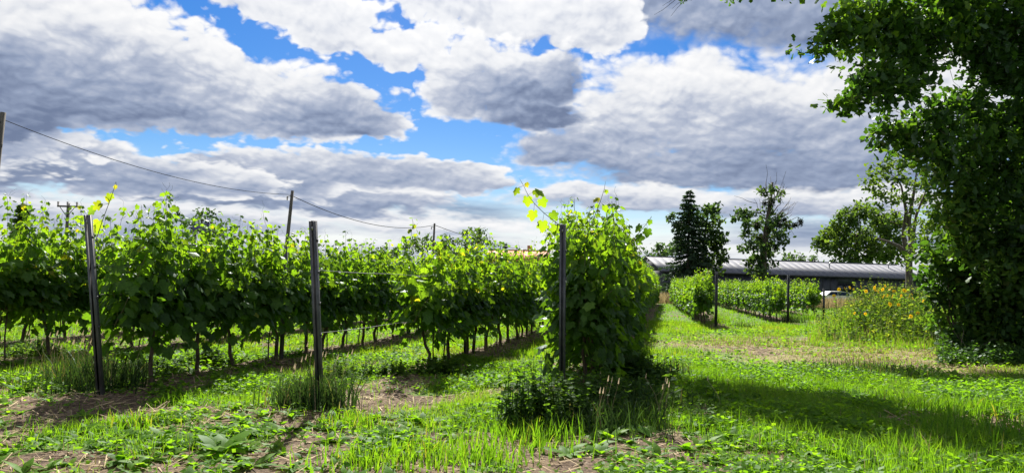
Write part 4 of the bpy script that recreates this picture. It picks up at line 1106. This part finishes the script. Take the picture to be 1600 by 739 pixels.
# ------------------------------------------------------------------ weeds: tall patch with sunflowers
def stem_weed(mb, rng, x, y, h, leafsize, nleaf, t, shape=LANCE, z0=0.0):
    lean = rng.normal(0, 0.10, 2)
    top = np.array([x + lean[0] * h, y + lean[1] * h, z0 + h])
    base = np.array([x, y, z0])
    s = rng.uniform(0.15, 1.0, nleaf)
    pos = base + (top - base) * s[:, None]
    th = rng.uniform(0, 2 * np.pi, nleaf)
    Yd = np.column_stack([np.cos(th), np.sin(th), rng.uniform(0.1, 1.0, nleaf)])
    Zh = np.column_stack([-np.cos(th) * .4, -np.sin(th) * .4, np.ones(nleaf)]) + rng.normal(0, .35, (nleaf, 3))
    X, Y, Z = frame(Yd, Zh)
    mb.scatter(*shape, pos, X * 1.5, Y, Z, leafsize * rng.uniform(0.6, 1.25, nleaf) * (1.15 - 0.55 * s), np.clip(t + 0.25 * (s - .5) + rng.normal(0, .12, nleaf), 0, 1))
    mb.tube([base, (base + top) / 2 + rng.normal(0, .02, 3), top], [0.008, 0.006, 0.003], 3, t=np.full(9, min(1, t + .1)), cap=False)
rng = np.random.default_rng(55)
wp = MB()
for _ in range(3000):
    y = 22.0 + 19 * rng.random() ** 1.3; u = rng.uniform(0, 1)
    xl = P(1278, 500, y).x; xr = P(1515 + (y - 23) * 2, 500, y).x
    x = xl + (xr - xl) * u
    nz = fbm(np.array([x]), np.array([y]), .8, 2, 3.)[0]; n2 = fbm(np.array([x]), np.array([y]), .45, 3, 8.)[0]
    front = sstep(21.5, 27.0, y + 2.0 * (n2 - .5))
    if rng.random() > .35 + .65 * front: continue
    left = sstep(0.02, .34, u + .3 * (nz - .5))
    if rng.random() > .25 + .75 * left: continue
    h = (0.22 + (0.25 + 0.90 * left) * front * (0.55 + 0.9 * nz)) * rng.uniform(0.5, 1.3)
    stem_weed(wp, rng, x, y, h, rng.uniform(.09, .17), int(6 + h * 9), np.clip(0.54 + 0.6 * (n2 - .5) + 0.12 * (y - 23) / 17, 0, .92), LANCE if rng.random() < .65 else OVATE)
rng2 = np.random.default_rng(57); n_ = 11000
yy_ = 20.5 + 20 * rng2.random(n_) ** 1.4; uu_ = rng2.random(n_)
xl_ = np.array([P(1262, 500, v).x for v in yy_]); xr_ = np.array([P(1525 + (v - 23) * 2, 500, v).x for v in yy_])
xx_ = xl_ + (xr_ - xl_) * uu_
nn_ = fbm(xx_, yy_, .7, 3, 18.); kp = rng2.random(n_) < .25 + 1.1 * sstep(.38, .6, nn_); xx_, yy_, nn_ = xx_[kp], yy_[kp], nn_[kp]
uu_ = uu_[kp]
hh_ = (0.16 + .72 * sstep(20.5, 27, yy_) * sstep(-.02, .30, uu_ + .25 * (nn_ - .5)) * (.5 + nn_)) * rng2.uniform(.5, 1.35, len(xx_))
for lo_, hi_, mat_, nm_, lb_ in ((0, .8, 'grass', 'tall_grass', 'tall green grass standing among the sunflowers'), (.8, 1, 'drygrass', 'dry_tall_grass', 'tall dry grass stalks among the sunflowers')):
    q_ = rng2.random(len(xx_)); sel = (q_ >= 0) & (np.linspace(0, 1, len(xx_)) >= lo_) & (np.linspace(0, 1, len(xx_)) < hi_)
    perm = rng2.permutation(len(xx_))[sel]
    gm = MB(); blades(gm, rng2, xx_[perm], yy_[perm], np.zeros(len(perm)), hh_[perm], .011, np.clip(rng2.normal(.6, .15, len(perm)), 0, .9), .22, 2)
    tag(gm.build(nm_, M[mat_]), lb_, 'grass', kind='stuff')
tag(wp.build('weed_thicket', M['weed']), 'thicket of tall yellow-green weeds before the barn', 'weeds', kind='stuff')
shrub('weed_bush', [(1335, 500, 25, .28), (1350, 494, 25, .34), (1365, 502, 24.8, .34), (1383, 508, 24.8, .28), (1345, 514, 24.7, .30), (1370, 516, 24.6, .26), (1325, 510, 25, .2)], OVATE, 0.11, 700, 'hazel',
      'dark leafy weed bush at the front of the sunflower patch', 58, tint=0.35)
shrub('weed_bush', [(1440, 505, 23.4, .38), (1465, 495, 23.4, .42), (1480, 515, 23.0, .34), (1455, 520, 23.0, .30), (1425, 515, 23.4, .25)], LANCE, 0.17, 900, 'weed',
      'pale feathery weed bush at the right front of the sunflower patch', 59, tint=0.45)
def sunflower_proto():
    root = empty('sunflower')
    st = MB(); st.tube([(0, 0, -2.4), (.02, 0, -.8), (.03, .02, -.12), (0, 0.05, 0)], [0.018, 0.016, 0.012, 0.012], 6); st.build('stalk', M['weed'], root)
    hd = MB(); hd.tube([(0, .02, 0), (0, -.02, 0)], [0.036, 0.03], 12); h = hd.build('flower_disc', M['disc'], root)
    pe = MB(); n = 16; th = np.linspace(0, 2 * np.pi, n, endpoint=False)
    pos = np.column_stack([np.cos(th) * .04, np.full(n, -.005), np.sin(th) * .04])
    Y = np.column_stack([np.cos(th), np.full(n, -.25), np.sin(th)]); Zh = np.tile([0, -1.0, 0], (n, 1))
    X, Y, Z = frame(Y, Zh); pe.scatter(*OVATE, pos, X, Y, Z, .14, np.linspace(.2, .9, n)); pe.build('petal_ring', M['petal'], root)
    rng = np.random.default_rng(9)
    for i in range(4):
        l = MB(); a = i * 2.4
        X, Y, Z = frame(np.array([[math.cos(a), math.sin(a), .2]]), np.array([[0, 0, 1.0]]))
        l.scatter(*OVATE, np.array([[0, 0, -.35 - .22 * i]]), X * 1.5, Y, Z, .22, .5); l.build('leaf', M['weed'], root)
    return root
sf = sunflower_proto()
SUNF = [(1353, 455, 'leftmost'), (1367, 453, ''), (1372, 456, ''), (1379, 452, ''), (1390, 452, ''), (1397, 455, ''), (1408, 462, ''), (1380, 463, ''), (1386, 462, ''), (1394, 463, ''), (1413, 454, ''), (1418, 456, ''), (1421, 463, ''), (1425, 460, ''),
        (1426, 466, ''), (1432, 461, ''), (1414, 448, ''), (1391, 475, ''), (1404, 476, ''), (1434, 489, ''), (1423, 494, ''), (1358, 467, ''), (1344, 487, ''), (1352, 490, ''), (1335, 489, ''), (1311, 452, ''), (1320, 451, ''), (1328, 449, ''), (1303, 462, ''), (1345, 448, ''), (1334, 452, ''), (1448, 452, ''), (1455, 455, ''),
        (1476, 470, ''), (1366, 449, ''), (1400, 448, ''), (1383, 447, ''), (1442, 470, ''), (1452, 484, '')]
random.seed(11)
for i, (a, c, _) in enumerate(SUNF):
    d = random.uniform(22.0, 23.5) if c > 470 else random.uniform(22.8, 25.5)
    o = sf if i == 0 else copy_tree(sf)
    q = P(a, c, d); o.location = q
    o.rotation_euler = (R(random.uniform(-40, 25)), R(random.uniform(-15, 15)), R(random.uniform(-80, 80)))
    s = random.uniform(0.24, 0.40); o.scale = (s, s, s)
    if a < 1332: lab = 'yellow sunflower head at the thin left end of the weed patch'
    elif c > 466: lab = 'low yellow sunflower head in the front of the weed patch'
    elif a > 1438: lab = 'yellow sunflower head at the right end of the weed patch'
    elif a < 1375: lab = 'yellow sunflower head above the dark weed bush'
    elif a < 1404: lab = 'yellow sunflower head in the middle top of the weed patch'
    else: lab = 'yellow sunflower head in the dense cluster right of the patch middle'
    tag(o, lab, 'sunflower', 'sunflowers: ' + lab)

rng2 = np.random.default_rng(58); n_ = 16000
x_ = rng2.uniform(8, 52, n_); y_ = rng2.uniform(65, 76, n_)
gm = MB(); blades(gm, rng2, x_, y_, np.zeros(n_), rng2.uniform(.55, 1.2, n_), .035, np.clip(rng2.normal(.45, .2, n_), 0, 1), .2, 2)
tag(gm.build('dry_field_grass', M['drygrass']), 'strip of tall tan dry grass in front of the barn', 'grass', kind='stuff')
# brush and dry stuff at the right edge
rng = np.random.default_rng(66); bp = MB()
for _ in range(420):
    q = G(rng.uniform(1490, 1640), rng.uniform(533, 560)); c = np.array((q.x, q.y, 0))
    a_ = c + rng.normal(0, .35, 3) * [1, 1, .2]; a_[2] = abs(a_[2]) * .4
    e_ = a_ + rng.normal(0, .35, 3); e_[2] = abs(e_[2]) + rng.uniform(0, .25)
    bp.tube(limb_path(rng, a_, e_, 4, .1, .1), [.009, .008, .006, .003], 3, cap=False)
tag(bp.build('brush_pile', M['deadtwig']), 'heap of dry twigs and dead stems under the dark shrub', 'brush', kind='stuff')
bl = MB()
for _ in range(1500):
    q = G(rng.uniform(1465, 1680), rng.uniform(526, 574))
    stem_weed(bl, rng, q.x, q.y, rng.uniform(.12, .5), .09, 7, rng.uniform(.1, .6), OVATE)
tag(bl.build('undergrowth', M['hazel']), 'low mixed undergrowth at the foot of the dark shrub', 'undergrowth', kind='stuff')

# ------------------------------------------------------------------ weeds and tufts in the foreground
def grass_tuft(px, py, h, n, spread, label, seed, tint=.45, dry=.1, seedheads=False, mat=None):
    q = G(px, py); rng = np.random.default_rng(seed)
    root = empty('grass_tuft', (q.x, q.y, gz(q.x, q.y)))
    mb = MB(); blades(mb, rng, rng.normal(0, spread, n), rng.normal(0, spread, n), np.zeros(n), h * rng.uniform(.45, 1.1, n), .008, np.where(rng.random(n) < dry, .97, np.clip(rng.normal(tint, .12, n), 0, .85)), lean=.38, seg=3)
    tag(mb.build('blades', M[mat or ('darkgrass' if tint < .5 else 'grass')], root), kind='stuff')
    if seedheads:
        sh = MB()
        for _ in range(seedheads):
            a = rng.normal(0, spread, 2); b = a + rng.normal(0, .12, 2); hh = h * rng.uniform(.9, 1.35)
            sh.tube([(*a, 0), (*(a * .6 + b * .4), hh * .6), (*b, hh)], [.003, .002, .002], 3, cap=False)
            sh.tube([(*b, hh), (*(b + .01), hh + .06)], [.007, .002], 4)
        tag(sh.build('seed_stalks', M['straw'], root), kind='stuff')
    tag(root, label, 'grass tuft', 'tall grass tufts')
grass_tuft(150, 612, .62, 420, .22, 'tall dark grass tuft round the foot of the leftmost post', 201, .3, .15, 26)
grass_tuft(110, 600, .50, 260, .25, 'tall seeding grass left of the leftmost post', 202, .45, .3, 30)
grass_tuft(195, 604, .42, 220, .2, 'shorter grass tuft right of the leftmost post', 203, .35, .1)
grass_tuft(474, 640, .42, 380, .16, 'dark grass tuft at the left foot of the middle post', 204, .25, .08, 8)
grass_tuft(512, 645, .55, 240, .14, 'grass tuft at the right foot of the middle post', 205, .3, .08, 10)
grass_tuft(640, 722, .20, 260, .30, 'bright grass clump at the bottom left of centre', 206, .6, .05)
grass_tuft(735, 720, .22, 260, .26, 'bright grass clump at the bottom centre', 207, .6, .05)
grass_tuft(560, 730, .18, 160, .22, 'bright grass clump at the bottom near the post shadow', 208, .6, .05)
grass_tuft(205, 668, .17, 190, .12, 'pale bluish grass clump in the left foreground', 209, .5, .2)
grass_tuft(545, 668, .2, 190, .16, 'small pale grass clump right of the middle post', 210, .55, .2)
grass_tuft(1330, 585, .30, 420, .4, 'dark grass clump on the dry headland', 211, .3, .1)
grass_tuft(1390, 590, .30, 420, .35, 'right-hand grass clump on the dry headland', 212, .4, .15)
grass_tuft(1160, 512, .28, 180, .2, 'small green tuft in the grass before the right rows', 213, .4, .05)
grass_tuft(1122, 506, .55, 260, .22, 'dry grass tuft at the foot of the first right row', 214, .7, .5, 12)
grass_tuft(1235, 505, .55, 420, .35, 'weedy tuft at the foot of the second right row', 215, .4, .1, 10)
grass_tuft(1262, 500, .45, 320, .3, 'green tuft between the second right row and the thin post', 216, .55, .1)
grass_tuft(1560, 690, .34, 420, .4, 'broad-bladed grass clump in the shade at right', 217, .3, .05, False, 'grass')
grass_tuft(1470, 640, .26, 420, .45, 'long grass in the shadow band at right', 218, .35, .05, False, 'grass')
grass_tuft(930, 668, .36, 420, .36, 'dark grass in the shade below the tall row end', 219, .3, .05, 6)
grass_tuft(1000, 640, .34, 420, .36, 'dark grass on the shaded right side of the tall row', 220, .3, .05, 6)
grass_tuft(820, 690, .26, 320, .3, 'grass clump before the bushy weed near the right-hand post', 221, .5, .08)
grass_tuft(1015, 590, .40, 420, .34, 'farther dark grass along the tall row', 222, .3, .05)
def weed_bush(px, py, h, rad, n, label, seed, shape=OVATE, size=.08, tint=.35, mat='weed', sd=None):
    q = G(px, py); rng = np.random.default_rng(seed)
    root = empty('weed_plant', (q.x, q.y, gz(q.x, q.y)))
    mb = MB()
    for _ in range(n):
        a = rng.normal(0, rad * .5, 2)
        stem_weed(mb, rng, a[0], a[1], h * rng.uniform(.5, 1.1) * (1 - .35 * min(1, np.hypot(*a) / (rad * 1.3))), size, 15, tint + rng.normal(0, .08), shape)
    tag(mb.build('stems_and_leaves', M[mat], root), kind='stuff')
    tag(root, label, 'weed', 'leafy weeds by the vines')
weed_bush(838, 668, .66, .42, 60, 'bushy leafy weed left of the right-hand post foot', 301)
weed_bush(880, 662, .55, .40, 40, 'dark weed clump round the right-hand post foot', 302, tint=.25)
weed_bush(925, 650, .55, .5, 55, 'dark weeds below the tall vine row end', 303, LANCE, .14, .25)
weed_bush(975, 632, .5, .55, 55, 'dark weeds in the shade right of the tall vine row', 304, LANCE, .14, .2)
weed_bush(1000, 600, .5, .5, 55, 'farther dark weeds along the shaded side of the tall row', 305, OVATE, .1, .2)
weed_bush(690, 590, .32, .4, 60, 'low pale weeds under the first vine of the middle row', 306, OVATE, .07, .5)
weed_bush(530, 600, .42, .28, 40, 'thin tall weeds right of the middle post', 307, LANCE, .12, .5)
weed_bush(600, 590, .28, .4, 50, 'low weeds on the bare wire stretch of the middle row', 308, OVATE, .06, .4)
weed_bush(230, 590, .38, .4, 60, 'low dark weeds beside the first left vine trunk', 309, LANCE, .13, .3)
weed_bush(330, 575, .34, .4, 60, 'weeds under the leftmost row beyond the first trunks', 310, OVATE, .08, .35)
weed_bush(60, 560, .34, .4, 60, 'weeds round a trunk at the left edge', 311, LANCE, .12, .5)
def rosette(px, py, size, n, label, seed, tint=.6, broad=1.0, up=.5):
    q = G(px, py); rng = np.random.default_rng(seed)
    root = empty('dock_plant', (q.x, q.y, gz(q.x, q.y)))
    V, F = fan([(0, 0), (.05, .12), (.15, .25), (.20, .5), (.13, .8), (0, 1.0)], cy=.5, droop=.55, fold=.5)
    me = [mesh_np('leaf', V * [1, 1, k], F, M['clover'], np.full(len(V), np.clip(tint + (k - 1) * .3, 0, 1))) for k in (.7, 1.0, 1.3)]
    for i in range(n):
        th = i * 2.4 + rng.normal(0, .2); el_ = rng.uniform(.15, up + .45)
        X, Y, Z = frame(np.array([[math.cos(th), math.sin(th), el_]]), np.array([[-math.cos(th) * el_, -math.sin(th) * el_, 1.0]]))
        o = obj('leaf', me[i % 3], root)
        o.matrix_local = Matrix(((X[0][0] * broad, Y[0][0], Z[0][0], 0), (X[0][1] * broad, Y[0][1], Z[0][1], 0), (X[0][2] * broad, Y[0][2], Z[0][2], 0.01), (0, 0, 0, 1))) @ Matrix.Scale(size * rng.uniform(.7, 1.15), 4)
    tag(root, label, 'dock plant', 'broad-leaved plants in the foreground')
rosette(345, 706, .30, 16, 'large broad-leaved dock plant in the left foreground', 401, .6, 1.25)
rosette(290, 698, .2, 9, 'smaller dock plant left of the large dock', 402)
rosette(955, 690, .20, 10, 'bright rosette in front of the shaded vine row end', 403, .8, .9, .9)
rosette(885, 715, .22, 10, 'low rosette on the bare soil at bottom centre', 404, .6)
rosette(395, 728, .2, 8, 'pale rosette on the bottom edge left of the post shadow', 405, .7)
rosette(1215, 690, .2, 11, 'rosette at the edge of the clover on the right', 406, .7)
rosette(1420, 690, .22, 12, 'shaded rosette in the right foreground', 407, .5)
rosette(130, 650, .16, 9, 'small rosette below the leftmost post', 408, .7)
rosette(240, 720, .17, 9, 'small rosette near the bottom left corner', 409, .7)
rosette(1590, 545, .34, 10, 'large pale-leaved plant under the dark shrub at right', 410, .5, 1.5)

# ------------------------------------------------------------------ grass, clover and litter: uncountable ground cover
def area_points(rng, n, y0, y1, margin=1.6):
    u = rng.random(n); y = np.sqrt(y0 * y0 + u * (y1 * y1 - y0 * y0))
    hw_ = 0.70 * y + margin
    x = rng.uniform(-1, 1, n) * hw_
    return x, y
rng = np.random.default_rng(91)
def cover_grass(name, n, y0, y1, h0, h1, wd, seg, label, dryk=.9):
    x, y = area_points(rng, n, y0, y1)
    b = bare(x, y); dz = dry_zone(x, y); cl = fbm(x, y, 1.1, 3, 12.)
    right = sstep(1.0, 2.5, perp(x, y) + 1.5) * sstep(13, 10, y)
    keep = rng.random(n) > np.clip(b * .93 + .0, 0, .97)
    keep &= rng.random(n) < np.clip(.35 + 1.2 * sstep(.38, .62, cl) + .3 * right, 0, 1)
    x, y, b, dz, cl, right = (q[keep] for q in (x, y, b, dz, cl, right)); m = len(x)
    h = (h0 + (h1 - h0) * rng.random(m) ** 1.6) * (.65 + .8 * sstep(.35, .7, cl)) * (1 - .35 * dz) * (1 + .25 * right)
    t = np.clip(.60 + .5 * (fbm(x, y, .5, 3, 15.) - .5) + rng.normal(0, .11, m), 0, .86)
    dr = rng.random(m) < np.clip(.05 + dryk * .48 * dz + .3 * b, 0, .95)
    t = np.where(dr, rng.uniform(.9, 1.0, m), t)
    for sel, nm, mat, lb_ in ((~dr, name, 'grass', label), (dr, 'dry_' + name, 'drygrass', 'dry straw-coloured blades among the ' + label)):
        mb = MB(); blades(mb, rng, x[sel], y[sel], gh(x[sel], y[sel]) - .005, h[sel], wd, rng.random(sel.sum()) if nm != name else t[sel], .5 if nm == name else .9, seg)
        tag(mb.build(nm, M[mat]), lb_, 'grass', kind='stuff')
cover_grass('near_grass', 200000, 4.6, 14.5, .04, .16, .0045, 2, 'short green grass of the near headland')
cover_grass('mid_grass', 230000, 14.5, 32, .06, .17, .0085, 2, 'green and dry grass between the vine rows')
cover_grass('far_grass', 120000, 32, 80, .08, .20, .022, 1, 'mown bright grass of the far aisles')
def cover_leaves(name, n, y0, y1, size, label, shape=ROUND, hmax=.11):
    x, y = area_points(rng, n, y0, y1)
    b = bare(x, y); dz = dry_zone(x, y); cl = fbm(x, y, .9, 3, 22.)
    keep = (rng.random(n) > np.clip(b * .9, 0, .95)) & (rng.random(n) < np.clip(1.5 * sstep(.40, .58, cl) + .12, 0, 1)) & (rng.random(n) > dz * .75)
    x, y, cl = x[keep], y[keep], cl[keep]; m = len(x)
    z = gh(x, y) + rng.random(m) ** .8 * hmax * (.4 + sstep(.42, .65, cl))
    th = rng.uniform(0, 2 * np.pi, m)
    Yd = np.column_stack([np.cos(th), np.sin(th), rng.uniform(-.3, .8, m)])
    Zh = np.column_stack([rng.normal(0, .42, m), rng.normal(0, .42, m), np.ones(m)])
    X, Y, Z = frame(Yd, Zh)
    t = np.clip(.55 + .5 * (fbm(x, y, .6, 3, 25.) - .5) + rng.normal(0, .13, m), 0, 1)
    mb = MB(); mb.scatter(*shape, np.column_stack([x, y, z]), X, Y, Z, size * rng.uniform(.6, 1.4, m), t)
    tag(mb.build(name, M['clover']), label, 'clover', kind='stuff')
cover_leaves('clover_cover', 150000, 4.6, 14.5, .056, 'clover and small broad-leaved weeds covering the headland', QUAD)
cover_leaves('far_clover', 80000, 14.5, 32, .085, 'clover and low weeds farther between the rows', QUAD, .09)
# bigger strap-shaped leaves of plantain and dandelion, in rosettes
def cover_rosettes(n, y0, y1, size, label):
    x, y = area_points(rng, n, y0, y1); b = bare(x, y)
    keep = (rng.random(n) > b * .55) & (fbm(x, y, .7, 3, 31.) > .42) & (dry_zone(x, y) < .5); x, y = x[keep], y[keep]
    k = 8; m = len(x); X0 = np.repeat(x, k); Y0 = np.repeat(y, k); th = rng.uniform(0, 2 * np.pi, m * k); e = rng.uniform(.15, 1.1, m * k)
    Yd = np.column_stack([np.cos(th), np.sin(th), e]); Zh = np.column_stack([-np.cos(th) * e, -np.sin(th) * e, np.ones(m * k)]) + rng.normal(0, .2, (m * k, 3))
    X, Y, Z = frame(Yd, Zh)
    s = np.repeat(size * rng.uniform(.6, 1.5, m), k) * rng.uniform(.7, 1.2, m * k)
    t = np.clip(np.repeat(rng.normal(.6, .15, m), k) + rng.normal(0, .1, m * k), 0, 1)
    mb = MB(); mb.scatter(*LANCE, np.column_stack([X0, Y0, gh(X0, Y0)]), X * 1.7, Y, Z, s, t)
    tag(mb.build('plantain_rosettes', M['clover']), label, 'weeds', kind='stuff')
cover_rosettes(5200, 4.6, 14.5, .135, 'small plantain and dandelion rosettes strewn over the headland')
# straw litter on the bare soil
n = 52000; x, y = area_points(rng, n, 4.6, 22); b = np.maximum(bare(x, y), .6 * dry_zone(x, y)); keep = rng.random(n) < b; x, y = x[keep], y[keep]; m = len(x)
th = rng.uniform(0, 2 * np.pi, m); Yd = np.column_stack([np.cos(th), np.sin(th), rng.normal(0, .18, m)]); X, Y, Z = frame(Yd, np.tile([0, 0, 1.0], (m, 1)) + rng.normal(0, .5, (m, 3)))
STRAW = (np.array([(-.03, 0, 0), (.03, 0, 0), (.025, 1, .05), (-.025, 1, .05)], float), np.array([(0, 1, 2), (0, 2, 3)]))
mb = MB(); mb.scatter(*STRAW, np.column_stack([x, y, gh(x, y) + .012]), X, Y, Z, rng.uniform(.06, .2, m), .5)
tag(mb.build('straw_litter', M['straw']), 'dry straw and dead stems lying on the bare soil', 'litter', kind='stuff')
# clods of soil on the bare strips
n = 16000; x, y = area_points(rng, n, 4.6, 20); keep = rng.random(n) < bare(x, y) ** 2; x, y = x[keep], y[keep]; m = len(x)
CLOD = (np.array([(.5, .1, 0), (-.1, .55, .05), (-.5, -.1, 0), (.1, -.5, .02), (.05, .02, .42)], float), np.array([(0, 1, 4), (1, 2, 4), (2, 3, 4), (3, 0, 4)]))
th = rng.uniform(0, 2 * np.pi, m); X = np.column_stack([np.cos(th), np.sin(th), 0 * th]); Y = np.column_stack([-np.sin(th), np.cos(th), 0 * th]); Z = np.tile([0, 0, 1.0], (m, 1))
mb = MB(); mb.scatter(*CLOD, np.column_stack([x, y, gh(x, y) - .005]), X, Y, Z, rng.uniform(.02, .09, m) * rng.uniform(.5, 1, m), .5)
M['clod'] = solid('soil_clod', (0.07, 0.05, 0.035), (0.18, 0.13, 0.085), 18.0, 0.95)
tag(mb.build('soil_clods', M['clod']), 'brown clods of bare soil under the vine rows', 'soil', kind='stuff')
